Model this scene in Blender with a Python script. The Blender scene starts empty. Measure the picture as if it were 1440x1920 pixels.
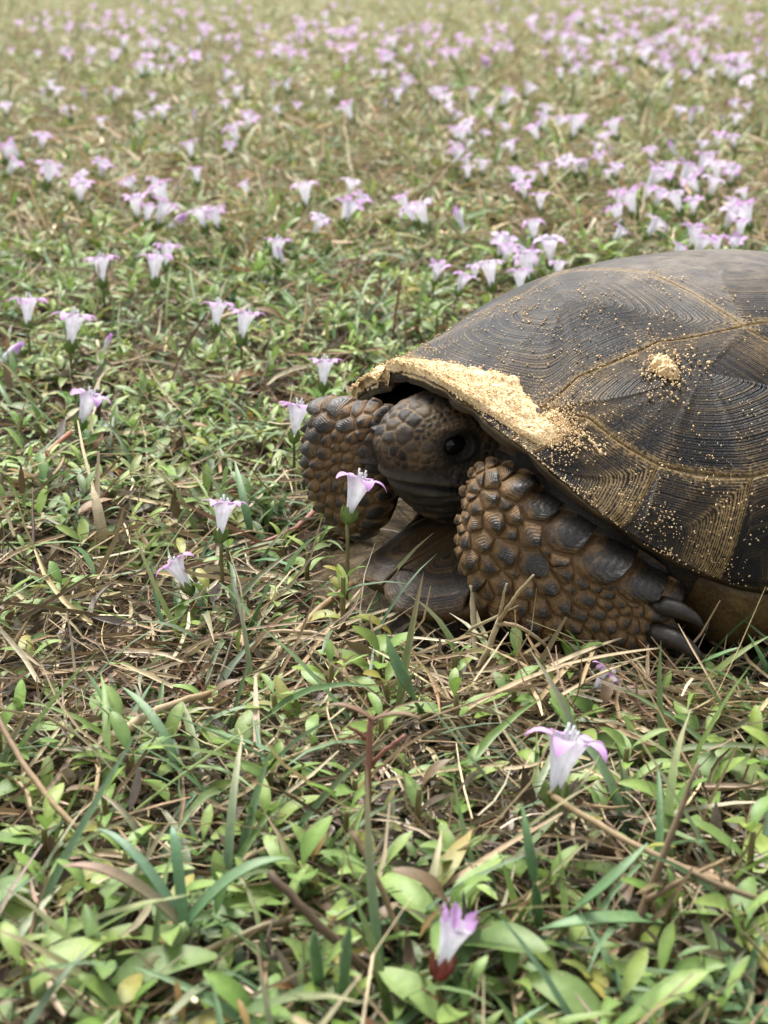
import bpy, bmesh, math, random
import numpy as np
from mathutils import Vector, Matrix, Euler

R = math.radians
random.seed(7)
RNG = np.random.default_rng(11)
scene = bpy.context.scene
COL = scene.collection

# ------------------------------------------------------------------ camera
FPX, CAMH = 2884.0, 0.22                     # focal length in photo pixels, lens height (m)
TILT = math.atan(1070 / FPX)                 # looking slightly down
cam_d = bpy.data.cameras.new('camera')
cam = bpy.data.objects.new('camera', cam_d)
COL.objects.link(cam)
cam.location = (0, 0, CAMH)
cam.rotation_euler = (math.pi / 2 - TILT, 0, 0)
cam_d.sensor_fit = 'VERTICAL'
cam_d.sensor_height = 24.0
cam_d.lens = 24.0 * FPX / 1920.0
cam_d.clip_start = 0.01
cam_d.clip_end = 600
cam_d.dof.use_dof = True
cam_d.dof.focus_distance = 0.515
cam_d.dof.aperture_fstop = 15.5
cam_d.dof.aperture_blades = 0
scene.camera = cam

# ------------------------------------------------------------------ sky, sun, exposure
SUN_EL, SUN_AZ = R(58), R(-25)               # azimuth from +Y towards +X
w = bpy.data.worlds.new('World')
scene.world = w
w.use_nodes = True
nt = w.node_tree
sky = nt.nodes.new('ShaderNodeTexSky')
sky.sky_type = 'NISHITA'
sky.sun_disc = False
sky.sun_elevation = SUN_EL
sky.sun_rotation = SUN_AZ
sky.air_density = 1.0
sky.dust_density = 4.0
hs = nt.nodes.new('ShaderNodeHueSaturation')  # cloud cover: the blue is mostly lost
hs.inputs['Saturation'].default_value = 0.22
nt.links.new(sky.outputs[0], hs.inputs['Color'])
bg = nt.nodes['Background']
nt.links.new(hs.outputs[0], bg.inputs[0])
bg.inputs[1].default_value = 0.085
sun_d = bpy.data.lights.new('sun', 'SUN')
sun_d.energy = 1.5
sun_d.angle = R(22)
sun_d.color = (1.0, 0.965, 0.91)
sun = bpy.data.objects.new('sun', sun_d)
COL.objects.link(sun)
sdir = Vector((math.sin(SUN_AZ) * math.cos(SUN_EL), math.cos(SUN_AZ) * math.cos(SUN_EL), math.sin(SUN_EL)))
sun.rotation_euler = sdir.to_track_quat('Z', 'Y').to_euler()
vs = scene.view_settings
vs.view_transform = 'Standard'
vs.look = 'None'
vs.exposure = 1.94
vs.gamma = 1
vs.use_curve_mapping = False
scene.render.engine = 'CYCLES'
scene.cycles.use_denoising = True
scene.cycles.max_bounces = 6
scene.cycles.diffuse_bounces = 3
scene.cycles.glossy_bounces = 2
scene.cycles.transmission_bounces = 3
scene.cycles.caustics_reflective = False
scene.cycles.caustics_refractive = False

# ------------------------------------------------------------------ helpers
def at(px, py, z=0.0):
    """point of the place at height z seen at pixel (px, py) of the photograph"""
    x, u = (px - 720) / FPX, (960 - py) / FPX
    d = Vector((x, math.cos(TILT) + u * math.sin(TILT), -math.sin(TILT) + u * math.cos(TILT)))
    t = (z - CAMH) / d.z
    return Vector((d.x * t, d.y * t, z))

def hash3(i, j, k):
    n = (i * 374761393 + j * 668265263 + k * 2147483647 * 3 + 144665) & 0xFFFFFFFF
    n = ((n ^ (n >> 13)) * 1274126177) & 0xFFFFFFFF
    return ((n ^ (n >> 16)) & 0xFFFF) / 65535.0

def vnoise(p):
    """value noise, p (...,3) -> 0..1"""
    p = np.asarray(p, float)
    f = np.floor(p).astype(np.int64)
    t = p - f
    t = t * t * (3 - 2 * t)
    out = 0
    for a in (0, 1):
        for b in (0, 1):
            for c in (0, 1):
                wgt = (t[..., 0] if a else 1 - t[..., 0]) * (t[..., 1] if b else 1 - t[..., 1]) * (t[..., 2] if c else 1 - t[..., 2])
                out = out + wgt * hash3(f[..., 0] + a, f[..., 1] + b, f[..., 2] + c)
    return out

def fnoise(p, o=3):
    s, a, tot = 0, 1.0, 0
    p = np.asarray(p, float)
    for k in range(o):
        s = s + a * vnoise(p * 2 ** k + 17.3 * k)
        tot += a
        a *= .5
    return s / tot

def sstep(a, b, x):
    t = np.clip((x - a) / (b - a), 0, 1)
    return t * t * (3 - 2 * t)

def mesh_np(name, V, Fq, col=None, attrs=None, smooth=True):
    """mesh from numpy vertices and equal-sided faces (k sides each)"""
    V = np.asarray(V, np.float32).reshape(-1, 3)
    Fq = np.asarray(Fq, np.int32)
    k = Fq.shape[1]
    me = bpy.data.meshes.new(name)
    me.vertices.add(len(V)); me.vertices.foreach_set('co', V.ravel())
    me.loops.add(Fq.size); me.loops.foreach_set('vertex_index', Fq.ravel())
    me.polygons.add(len(Fq))
    me.polygons.foreach_set('loop_start', np.arange(0, Fq.size, k, dtype=np.int32))
    me.polygons.foreach_set('loop_total', np.full(len(Fq), k, np.int32))
    if smooth:
        me.polygons.foreach_set('use_smooth', np.ones(len(Fq), bool))
    if col is not None:
        a = me.attributes.new('Col', 'FLOAT_COLOR', 'POINT')
        c = np.ones((len(V), 4), np.float32)
        c[:, :3] = np.asarray(col).reshape(-1, 3)
        a.data.foreach_set('color', c.ravel())
    for kname, val in (attrs or {}).items():
        a = me.attributes.new(kname, 'FLOAT', 'POINT')
        a.data.foreach_set('value', np.asarray(val, np.float32).ravel())
    me.update(calc_edges=True)
    return me

def link(name, me, mat=None, parent=None):
    o = bpy.data.objects.new(name, me)
    COL.objects.link(o)
    if mat is not None and me is not None and len(me.materials) == 0:
        me.materials.append(mat)
    if parent is not None:
        o.parent = parent
    return o

def empty(name, loc=(0, 0, 0), rz=0.0):
    o = bpy.data.objects.new(name, None)
    COL.objects.link(o)
    o.location = loc
    o.rotation_euler = (0, 0, rz)
    o.empty_display_size = .01
    return o

def tag(o, label=None, cat=None, group=None, kind=None):
    if label: o['label'] = label
    if cat: o['category'] = cat
    if group: o['group'] = group
    if kind: o['kind'] = kind
    return o

def tube_np(pts, rad, n=8, cap=True):
    """tapered tube along a polyline -> verts, quad faces"""
    P = np.array([tuple(p) for p in pts], float)
    rad = np.broadcast_to(np.asarray(rad, float), (len(P),))
    T = np.gradient(P, axis=0)
    T /= np.linalg.norm(T, axis=1)[:, None] + 1e-12
    ref = np.array([0, 0, 1.0]) if abs(T[0, 2]) < .9 else np.array([1.0, 0, 0])
    V = []
    for i in range(len(P)):
        a = np.cross(T[i], ref); a /= np.linalg.norm(a) + 1e-12
        b = np.cross(T[i], a)
        th = np.linspace(0, 2 * math.pi, n, endpoint=False)
        V.append(P[i] + rad[i] * (np.cos(th)[:, None] * a + np.sin(th)[:, None] * b))
    V = np.concatenate(V)
    Fq = []
    for i in range(len(P) - 1):
        for j in range(n):
            Fq.append((i * n + j, i * n + (j + 1) % n, (i + 1) * n + (j + 1) % n, (i + 1) * n + j))
    if cap:
        m = len(V)
        V = np.vstack([V, P[0], P[-1]])
        L = (len(P) - 1) * n
        for j in range(0, n, 2):
            Fq.append((m, (j + 2) % n, (j + 1) % n, j))
            Fq.append((m + 1, L + j, L + (j + 1) % n, L + (j + 2) % n))
    return V, np.array(Fq)

def bez(p0, p1, p2, n=9):
    t = np.linspace(0, 1, n)[:, None]
    p0, p1, p2 = (np.array(tuple(p), float) for p in (p0, p1, p2))
    return (1 - t) ** 2 * p0 + 2 * t * (1 - t) * p1 + t * t * p2

# ------------------------------------------------------------------ materials
def new_mat(name):
    m = bpy.data.materials.new(name)
    m.use_nodes = True
    n = m.node_tree.nodes
    return m, m.node_tree, n, m.node_tree.links, n['Principled BSDF']

def N(nt, typ, **kw):
    nd = nt.nodes.new(typ)
    for k, v in kw.items():
        if k.startswith('i_'):
            nd.inputs[k[2:]].default_value = v
        else:
            setattr(nd, k, v)
    return nd

def mixc(nt, fac, a, b, mode='MIX'):
    nd = nt.nodes.new('ShaderNodeMix')
    nd.data_type = 'RGBA'
    nd.blend_type = mode
    for idx, v in ((0, fac), (6, a), (7, b)):
        if hasattr(v, 'is_linked') or hasattr(v, 'links'):
            nt.links.new(v, nd.inputs[idx])
        else:
            nd.inputs[idx].default_value = v if idx == 0 else (*v, 1)
    return nd.outputs[2]

def mth(nt, op, a, b=None, c=None, clamp=False):
    nd = nt.nodes.new('ShaderNodeMath')
    nd.operation = op
    nd.use_clamp = clamp
    for i, v in enumerate((a, b, c)):
        if v is None: continue
        if hasattr(v, 'links'): nt.links.new(v, nd.inputs[i])
        else: nd.inputs[i].default_value = v
    return nd.outputs[0]

def noise(nt, scale, detail=3, rough=.55, coord=None, dist=0.0):
    nd = N(nt, 'ShaderNodeTexNoise')
    nd.inputs['Scale'].default_value = scale
    nd.inputs['Detail'].default_value = detail
    nd.inputs['Roughness'].default_value = rough
    nd.inputs['Distortion'].default_value = dist
    if coord is not None: nt.links.new(coord, nd.inputs['Vector'])
    return nd.outputs[0]

def ramp(nt, fac, stops):
    nd = nt.nodes.new('ShaderNodeValToRGB')
    e = nd.color_ramp.elements
    while len(e) < len(stops): e.new(.5)
    for i, (p, c) in enumerate(stops):
        e[i].position = p
        e[i].color = (*c, 1) if len(c) == 3 else c
    nt.links.new(fac, nd.inputs[0])
    return nd.outputs[0]

def rng01(nt, v, a, b):
    nd = nt.nodes.new('ShaderNodeMapRange')
    nd.clamp = True
    nt.links.new(v, nd.inputs[0])
    nd.inputs[1].default_value = a
    nd.inputs[2].default_value = b
    return nd.outputs[0]

def attr(nt, name):
    nd = nt.nodes.new('ShaderNodeAttribute')
    nd.attribute_name = name
    return nd

def bump(nt, h, strength, dist, bsdf):
    nd = nt.nodes.new('ShaderNodeBump')
    nd.inputs['Strength'].default_value = strength
    nd.inputs['Distance'].default_value = dist
    nt.links.new(h, nd.inputs['Height'])
    nt.links.new(nd.outputs[0], bsdf.inputs['Normal'])
    return nd

def leafy(name, tint=None, trans=.28, rough=.48, spots=.35, objrand=None, spec=.4):
    """thin plant tissue: vertex colour, faint mottling, light passing through"""
    m, nt, n, L, b = new_mat(name)
    col = attr(nt, 'Col').outputs[0]
    geo = N(nt, 'ShaderNodeNewGeometry')
    if objrand:
        oi = N(nt, 'ShaderNodeObjectInfo')
        rc = ramp(nt, oi.outputs['Random'], objrand)
        col = mixc(nt, 1.0, col, rc, 'MULTIPLY')
    pos = geo.outputs['Position']
    n1 = noise(nt, 420, 4, .6, pos)
    n2 = noise(nt, 1500, 2, .6, pos)
    dark = mixc(nt, 1.0, col, (.62, .64, .60), 'MULTIPLY')
    col = mixc(nt, mth(nt, 'MULTIPLY', rng01(nt, n1, .38, .68), .55), col, dark)
    sp = rng01(nt, n2, .70, .80)
    col = mixc(nt, mth(nt, 'MULTIPLY', sp, spots), col, (.20, .14, .06))
    L.new(col, b.inputs['Base Color'])
    b.inputs['Roughness'].default_value = rough
    b.inputs['Specular IOR Level'].default_value = spec
    bump(nt, n1, .25, .0006, b)
    if trans > 0:
        tr = N(nt, 'ShaderNodeBsdfTranslucent')
        L.new(col, tr.inputs['Color'])
        mx = N(nt, 'ShaderNodeMixShader')
        mx.inputs[0].default_value = trans
        L.new(b.outputs[0], mx.inputs[1])
        L.new(tr.outputs[0], mx.inputs[2])
        L.new(mx.outputs[0], n['Material Output'].inputs[0])
    return m

M = {}
M['leaf_mass'] = leafy('leaf_tissue_mass')
M['leaf'] = leafy('leaf_tissue', objrand=[(0, (.80, .95, .75)), (.3, (1.0, 1.03, .95)), (.55, (.82, .9, 1.0)), (.8, (1.18, 1.06, .88)), (1, (.7, .82, .75))])
M['straw'] = leafy('dry_straw', trans=.12, rough=.6, spots=.5, spec=.25)
M['stem'] = leafy('stem_tissue', trans=0.0, rough=.5, spots=.3)
M['petal'] = leafy('petal_tissue', trans=.35, rough=.6, spots=0.0, spec=.2)

def mat_ground():
    m, nt, n, L, b = new_mat('soil_and_thatch')
    pos = N(nt, 'ShaderNodeNewGeometry').outputs['Position']
    n1 = noise(nt, 14, 5, .65, pos)
    n2 = noise(nt, 160, 5, .7, pos)
    n3 = noise(nt, 2.2, 3, .6, pos)
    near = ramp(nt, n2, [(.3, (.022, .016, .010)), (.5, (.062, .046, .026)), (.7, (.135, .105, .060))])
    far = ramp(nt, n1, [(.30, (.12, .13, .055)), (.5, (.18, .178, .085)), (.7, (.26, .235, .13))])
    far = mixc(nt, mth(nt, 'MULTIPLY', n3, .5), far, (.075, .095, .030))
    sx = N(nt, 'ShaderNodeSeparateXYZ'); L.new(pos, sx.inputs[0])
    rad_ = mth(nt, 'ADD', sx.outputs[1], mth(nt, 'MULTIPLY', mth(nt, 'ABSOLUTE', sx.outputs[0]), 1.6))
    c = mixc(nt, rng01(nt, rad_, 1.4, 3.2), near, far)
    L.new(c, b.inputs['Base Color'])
    b.inputs['Roughness'].default_value = .9
    b.inputs['Specular IOR Level'].default_value = .15
    bump(nt, n2, .6, .004, b)
    return m
M['ground'] = mat_ground()

def mat_scute(name, nring, tan_amt=1.0, line_amt=1.0, slate=(.0042, .0041, .0050), brown=(.022, .0145, .0072), tan=(.26, .175, .075)):
    m, nt, n, L, b = new_mat(name)
    co = N(nt, 'ShaderNodeTexCoord').outputs['Object']
    ring = attr(nt, 'ring').outputs['Fac']
    dust = attr(nt, 'dust').outputs['Fac']
    lines = attr(nt, 'lines').outputs['Fac']
    ray = attr(nt, 'ray').outputs['Fac']
    nb = noise(nt, 45, 4, .6, co)
    nm = noise(nt, 120, 4, .6, co)
    nf = noise(nt, 900, 4, .65, co)
    oi = N(nt, 'ShaderNodeObjectInfo').outputs['Random']
    n1d = N(nt, 'ShaderNodeTexNoise', noise_dimensions='2D')
    cb = N(nt, 'ShaderNodeCombineXYZ')
    L.new(mth(nt, 'MULTIPLY', ring, 16.0), cb.inputs[0]); L.new(mth(nt, 'ADD', mth(nt, 'MULTIPLY', oi, 50.0), mth(nt, 'MULTIPLY', nb, .8)), cb.inputs[1])
    L.new(cb.outputs[0], n1d.inputs['Vector']); n1d.inputs['Scale'].default_value = 1.0; n1d.inputs['Detail'].default_value = 3
    band = n1d.outputs[0]
    ph = mth(nt, 'ADD', mth(nt, 'MULTIPLY', ring, nring * 6.2832), mth(nt, 'ADD', mth(nt, 'MULTIPLY', nm, 2.5), mth(nt, 'MULTIPLY', band, 9.0)))
    s1 = mth(nt, 'SINE', ph)
    s2 = mth(nt, 'SINE', mth(nt, 'MULTIPLY', ph, 2.37))
    wav = mth(nt, 'MULTIPLY', mth(nt, 'ADD', s1, mth(nt, 'MULTIPLY', s2, .6)), mth(nt, 'MULTIPLY', mth(nt, 'MULTIPLY', lines, line_amt), mth(nt, 'ADD', .35, mth(nt, 'MULTIPLY', rng01(nt, noise(nt, 26, 3, .6, co), .38, .60), .65))))
    base = mixc(nt, rng01(nt, mth(nt, 'ADD', nb, mth(nt, 'MULTIPLY', mth(nt, 'SUBTRACT', band, .5), lines)), .38, .66), slate, brown)
    base = mixc(nt, mth(nt, 'MULTIPLY', rng01(nt, mth(nt, 'MULTIPLY', wav, -1.0), .1, 1.3), .5), base, (.002, .002, .0025))
    # dirt caught in growth lines
    lm = mth(nt, 'MULTIPLY', rng01(nt, wav, .75, 1.5), rng01(nt, mth(nt, 'ADD', mth(nt, 'ADD', nb, mth(nt, 'MULTIPLY', nf, .5)), mth(nt, 'MULTIPLY', mth(nt, 'SUBTRACT', band, .5), .8)), .60, .90))
    base = mixc(nt, mth(nt, 'MULTIPLY', lm, .85 * tan_amt), base, tan)
    # dirt towards seams and along corner rays
    sm = mth(nt, 'MULTIPLY', rng01(nt, mth(nt, 'ADD', ring, mth(nt, 'MULTIPLY', mth(nt, 'SUBTRACT', nf, .5), .30)), .93, 1.02), .8 * tan_amt)
    base = mixc(nt, sm, base, tan)
    rm = mth(nt, 'MULTIPLY', mth(nt, 'MULTIPLY', ray, rng01(nt, mth(nt, 'ADD', nf, mth(nt, 'MULTIPLY', s1, .14)), .52, .64)), .6 * tan_amt)
    base = mixc(nt, rm, base, tan)
    tb = attr(nt, 'tanb').outputs['Fac']
    tbm = mth(nt, 'MULTIPLY', tb, rng01(nt, mth(nt, 'ADD', mth(nt, 'ADD', nf, mth(nt, 'MULTIPLY', s1, .16)), mth(nt, 'MULTIPLY', mth(nt, 'SUBTRACT', nm, .5), .6)), .40, .62))
    base = mixc(nt, tbm, base, tan)
    # pale worn, dusty horn
    dm = mth(nt, 'MULTIPLY', dust, rng01(nt, mth(nt, 'ADD', nm, mth(nt, 'MULTIPLY', nf, .4)), .45, .95))
    base = mixc(nt, mth(nt, 'MULTIPLY', dm, .7), base, (.24, .195, .145))
    # scratches
    base = mixc(nt, mth(nt, 'MULTIPLY', rng01(nt, noise(nt, 2200, 2, .5, co), .70, .78), .4), base, (.20, .15, .09))
    L.new(base, b.inputs['Base Color'])
    L.new(mth(nt, 'ADD', mth(nt, 'MULTIPLY', nf, .30), .28), b.inputs['Roughness'])
    b.inputs['Specular IOR Level'].default_value = .17
    hgt = mth(nt, 'ADD', mth(nt, 'MULTIPLY', wav, .4), mth(nt, 'MULTIPLY', nf, .9))
    bump(nt, hgt, .5, .0005, b)
    return m

M['scute'] = mat_scute('carapace_horn', 38)
M['gular'] = mat_scute('plastron_horn', 24, .4, .2, (.016, .012, .009), (.058, .035, .014), (.15, .09, .038))

def mat_plain_early(name, c0, c1, scale, rough):
    m, nt, n, L, b = new_mat(name)
    co = N(nt, 'ShaderNodeTexCoord').outputs['Object']
    nb, nf = noise(nt, scale, 4, .6, co, 1.5), noise(nt, 800, 4, .65, co)
    c = ramp(nt, nb, [(.3, c0), (.7, c1)])
    c = mixc(nt, mth(nt, 'MULTIPLY', rng01(nt, nf, .48, .72), .55), c, (.20, .13, .06))
    L.new(c, b.inputs['Base Color']); b.inputs['Roughness'].default_value = rough
    b.inputs['Specular IOR Level'].default_value = .35
    bump(nt, mth(nt, 'ADD', nf, nb), .4, .0006, b)
    return m

def mat_shellbase():
    m, nt, n, L, b = new_mat('shell_bone_and_seam_dirt')
    co = N(nt, 'ShaderNodeTexCoord').outputs['Object']
    inner = attr(nt, 'inner').outputs['Fac']
    nf = noise(nt, 700, 4, .6, co)
    nb = noise(nt, 60, 4, .6, co)
    seam = ramp(nt, nf, [(.35, (.14, .098, .052)), (.65, (.32, .235, .125))])
    und = ramp(nt, nb, [(.3, (.016, .010, .005)), (.55, (.042, .024, .009)), (.75, (.085, .050, .018))])  # brown horn underneath, toned down to stand for shade in the leg opening
    c = mixc(nt, inner, seam, und)
    L.new(c, b.inputs['Base Color'])
    b.inputs['Roughness'].default_value = .55
    bump(nt, mth(nt, 'ADD', nf, nb), .4, .0006, b)
    return m
M['shell_base'] = mat_shellbase()
M['bridge'] = mat_plain_early('bridge_horn', (.040, .024, .009), (.125, .075, .026), 55, .5)

def mat_skin(name, rough=.62):
    m, nt, n, L, b = new_mat(name)
    co = N(nt, 'ShaderNodeTexCoord').outputs['Object']
    col = attr(nt, 'Col').outputs[0]
    nf = noise(nt, 1100, 4, .65, co)
    nm = noise(nt, 220, 4, .6, co)
    c = mixc(nt, rng01(nt, nm, .35, .7), mixc(nt, 1.0, col, (.68, .66, .64), 'MULTIPLY'), col)
    c = mixc(nt, mth(nt, 'MULTIPLY', rng01(nt, nf, .61, .70), .5), c, (.26, .175, .09))
    L.new(c, b.inputs['Base Color'])
    L.new(mth(nt, 'ADD', mth(nt, 'MULTIPLY', nf, .3), rough - .15), b.inputs['Roughness'])
    b.inputs['Specular IOR Level'].default_value = .35
    bump(nt, mth(nt, 'ADD', nf, mth(nt, 'MULTIPLY', nm, .5)), .5, .0005, b)
    return m
M['skin'] = mat_skin('tortoise_skin')

def mat_scale():
    m, nt, n, L, b = new_mat('leg_scale_horn')
    co = N(nt, 'ShaderNodeTexCoord').outputs['Object']
    ring = attr(nt, 'ring').outputs['Fac']
    dk = attr(nt, 'dust').outputs['Fac']
    nf = noise(nt, 1100, 4, .65, co)
    nm = noise(nt, 200, 3, .6, co)
    ph = mth(nt, 'ADD', mth(nt, 'MULTIPLY', ring, 44.0), mth(nt, 'MULTIPLY', nm, 4.0))
    s = mth(nt, 'SINE', ph)
    tip = ramp(nt, nf, [(.35, (.012, .011, .010)), (.7, (.045, .037, .028))])
    earth = ramp(nt, mth(nt, 'ADD', mth(nt, 'MULTIPLY', nf, .6), mth(nt, 'MULTIPLY', nm, .4)), [(.35, (.090, .048, .018)), (.55, (.175, .100, .038)), (.72, (.27, .172, .076))])
    k = mth(nt, 'ADD', ring, mth(nt, 'ADD', mth(nt, 'MULTIPLY', mth(nt, 'SUBTRACT', nm, .5), .9), mth(nt, 'MULTIPLY', s, .035)))
    k = mth(nt, 'SUBTRACT', k, dk)
    c = mixc(nt, rng01(nt, k, .17, .60), tip, earth)
    L.new(c, b.inputs['Base Color'])
    L.new(mth(nt, 'ADD', mth(nt, 'MULTIPLY', rng01(nt, k, .2, .7), .3), .40), b.inputs['Roughness'])
    b.inputs['Specular IOR Level'].default_value = .4
    bump(nt, mth(nt, 'ADD', mth(nt, 'MULTIPLY', s, .22), nf), .55, .0005, b)
    return m
M['scale'] = mat_scale()

def mat_plain(name, c0, c1, scale, rough, bmp=.3, dist=.0005, spec=.4, coat=0):
    m, nt, n, L, b = new_mat(name)
    co = N(nt, 'ShaderNodeTexCoord').outputs['Object']
    nf = noise(nt, scale, 4, .65, co)
    L.new(ramp(nt, nf, [(.3, c0), (.7, c1)]), b.inputs['Base Color'])
    b.inputs['Roughness'].default_value = rough
    b.inputs['Specular IOR Level'].default_value = spec
    b.inputs['Coat Weight'].default_value = coat
    if bmp: bump(nt, nf, bmp, dist, b)
    return m
M['eye'] = mat_plain('wet_dark_eye', (.003, .003, .003), (.008, .006, .005), 300, .16, 0, spec=.28, coat=0)
M['claw'] = mat_plain('claw_horn', (.008, .0065, .005), (.040, .029, .020), 500, .42, .4)

def mat_sand():
    m, nt, n, L, b = new_mat('damp_sand')
    co = N(nt, 'ShaderNodeNewGeometry').outputs['Position']
    vo = N(nt, 'ShaderNodeTexVoronoi'); vo.inputs['Scale'].default_value = 1500
    L.new(co, vo.inputs['Vector'])
    sp = N(nt, 'ShaderNodeSeparateColor'); L.new(vo.outputs['Color'], sp.inputs[0])
    nm = noise(nt, 160, 4, .6, co)
    c = ramp(nt, sp.outputs[0], [(0, (.54, .37, .185)), (.4, (.66, .475, .255)), (.75, (.74, .565, .335)), (.93, (.84, .68, .44)), (.97, (.28, .16, .06))])
    c = mixc(nt, mth(nt, 'MULTIPLY', rng01(nt, nm, .4, .7), .35), c, (.60, .415, .205))
    L.new(c, b.inputs['Base Color'])
    b.inputs['Roughness'].default_value = .75
    b.inputs['Specular IOR Level'].default_value = .3
    bump(nt, mth(nt, 'SUBTRACT', 1.0, vo.outputs['Distance']), .45, .0003, b)
    return m
M['sand'] = mat_sand()

# ------------------------------------------------------------------ ground sheet
def axis_pts(lo_fine, hi_fine, step, far, n):
    fine = np.arange(lo_fine, hi_fine + 1e-6, step)
    g = np.geomspace(step, far, n)
    return np.concatenate([(lo_fine - g)[::-1], fine, hi_fine + g])
gx = axis_pts(-.7, .7, .012, 250, 40)
gy = axis_pts(.1, 1.6, .012, 250, 40)
GX, GY = np.meshgrid(gx, gy)
TH, TC = .5559, (.1011, .5582)                       # tortoise heading, place
def tort_uv(x, y):
    dx, dy = np.asarray(x) - TC[0], np.asarray(y) - TC[1]
    return -dx * math.cos(TH) - dy * math.sin(TH), dx * math.sin(TH) - dy * math.cos(TH)
def ground_z(x, y):
    p = np.stack([x * 22, y * 22, x * 0], -1)
    q = np.stack([x * 75, y * 75, x * 0 + 5], -1)
    return (fnoise(p, 2) - .5) * .014 + (fnoise(q, 2) - .5) * .007 - .004
GZ = ground_z(GX, GY)
idx = np.arange(GX.size).reshape(GX.shape)
FQ = np.stack([idx[:-1, :-1], idx[:-1, 1:], idx[1:, 1:], idx[1:, :-1]], -1).reshape(-1, 4)
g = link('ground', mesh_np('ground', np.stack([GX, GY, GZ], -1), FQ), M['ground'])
tag(g, 'bare brown soil and thatch under the grass', kind='structure')

# ------------------------------------------------------------------ tortoise: carapace surface
A_F, A_R, B_H, NEXP, ZT, E1 = .1041, .1659, .1116, 2.33, .1056, 1.096
KN = np.radians([0, 15, 30, 45, 60, 90, 135, 180])
ZK = np.array([.0827, .0773, .0658, .0470, .0321, .0185, .026, .044])
_ph = np.linspace(0, math.pi, 721)
_zr = np.interp(_ph, KN, ZK)
_ker = np.hanning(61); _ker /= _ker.sum()
_zr = np.convolve(np.concatenate([_zr[30:0:-1], _zr, _zr[-2:-32:-1]]), _ker, 'valid')
def shell_S(P, Q):
    """flat scute-plan coordinates (unit disc) -> tortoise-local surface point"""
    P = np.asarray(P, float); Q = np.asarray(Q, float)
    t = np.minimum(np.hypot(P, Q), 1.0); phi = np.arctan2(Q, P)
    c, s = np.cos(phi), np.sin(phi)
    a = np.where(c < 0, A_R, A_F)
    e2 = .6816 + (2.3194 - .6816) * np.clip(c, 0, 1) ** 1.5
    Rr = (np.abs(c / a) ** NEXP + np.abs(s / B_H) ** NEXP) ** (-1 / NEXP)
    rho = np.sin(t * math.pi / 2) ** E1
    sd = np.abs(np.abs(np.degrees(phi))[..., None] - np.array([7, 15, 27, 44, 60, 79, 99, 118, 136, 152, 166])).min(-1)
    rho = rho * (1 - .016 * np.exp(-(sd / 2.2) ** 2) * sstep(.86, 1.0, t) + .006 * sstep(.9, 1.0, t))
    u, v = Rr * c * rho, Rr * s * rho
    zr = np.interp(np.abs(phi), _ph, _zr)
    zt = ZT + .055 * np.clip(.02 - u, 0, .12) - .25 * np.clip(-.06 - u, 0, 1) ** 1.0 * .5
    z = zr + (zt - zr) * np.cos(t * math.pi / 2) ** e2
    dgp = np.degrees(phi)
    z = z - .0040 * sstep(-11.0, -13.5, dgp) * sstep(-70, -40, dgp) * sstep(.80, .97, t)
    return np.stack([u, v, z], -1)
def shell_N(P, Q, e=.004):
    d1 = shell_S(P + e, Q) - shell_S(P - e, Q)
    d2 = shell_S(P, Q + e) - shell_S(P, Q - e)
    n = np.cross(d1, d2)
    n /= np.linalg.norm(n, axis=-1, keepdims=True) + 1e-12
    n[n[..., 2] < -.2] *= -1
    return n
def pol(t, deg):
    return (t * math.cos(R(deg)), t * math.sin(R(deg)))

tortoise = empty('tortoise', (TC[0], TC[1], 0), math.pi + TH)
tag(tortoise, 'dark brown tortoise with sand on its shell, crouching in the flowering grass', 'tortoise')

# the bone shell under the scutes: outer sheet, lip, inner sheet
def build_carapace():
    nt_, np_ = 46, 200
    tt = np.linspace(0.0, 1, nt_)
    ph = np.linspace(-math.pi, math.pi, np_, endpoint=False)
    T2, P2 = np.meshgrid(tt, ph, indexing='ij')
    Pp, Qq = T2 * np.cos(P2), T2 * np.sin(P2)
    S, Nn = shell_S(Pp * .998, Qq * .998), shell_N(Pp * .995, Qq * .995)
    outer = S - Nn * .0008
    inner = S - Nn * (.0055 - .0025 * T2[..., None] ** 6)
    inner[-1] = S[-1] * np.array([.985, .985, 1]) - np.array([0, 0, .0022])
    V = np.concatenate([outer, inner[::-1]]).reshape(-1, 3)
    n = 2 * nt_
    idx = np.arange(n * np_).reshape(n, np_)
    F = np.stack([idx[:-1], idx[1:], np.roll(idx, -1, 1)[1:], np.roll(idx, -1, 1)[:-1]], -1).reshape(-1, 4)
    inn = np.concatenate([np.zeros((nt_, np_)), np.ones((nt_, np_))])
    inn[nt_ - 1] = 1
    return mesh_np('carapace', V, F, attrs={'inner': inn})
carapace = link('carapace', build_carapace(), M['shell_base'], tortoise)

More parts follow.
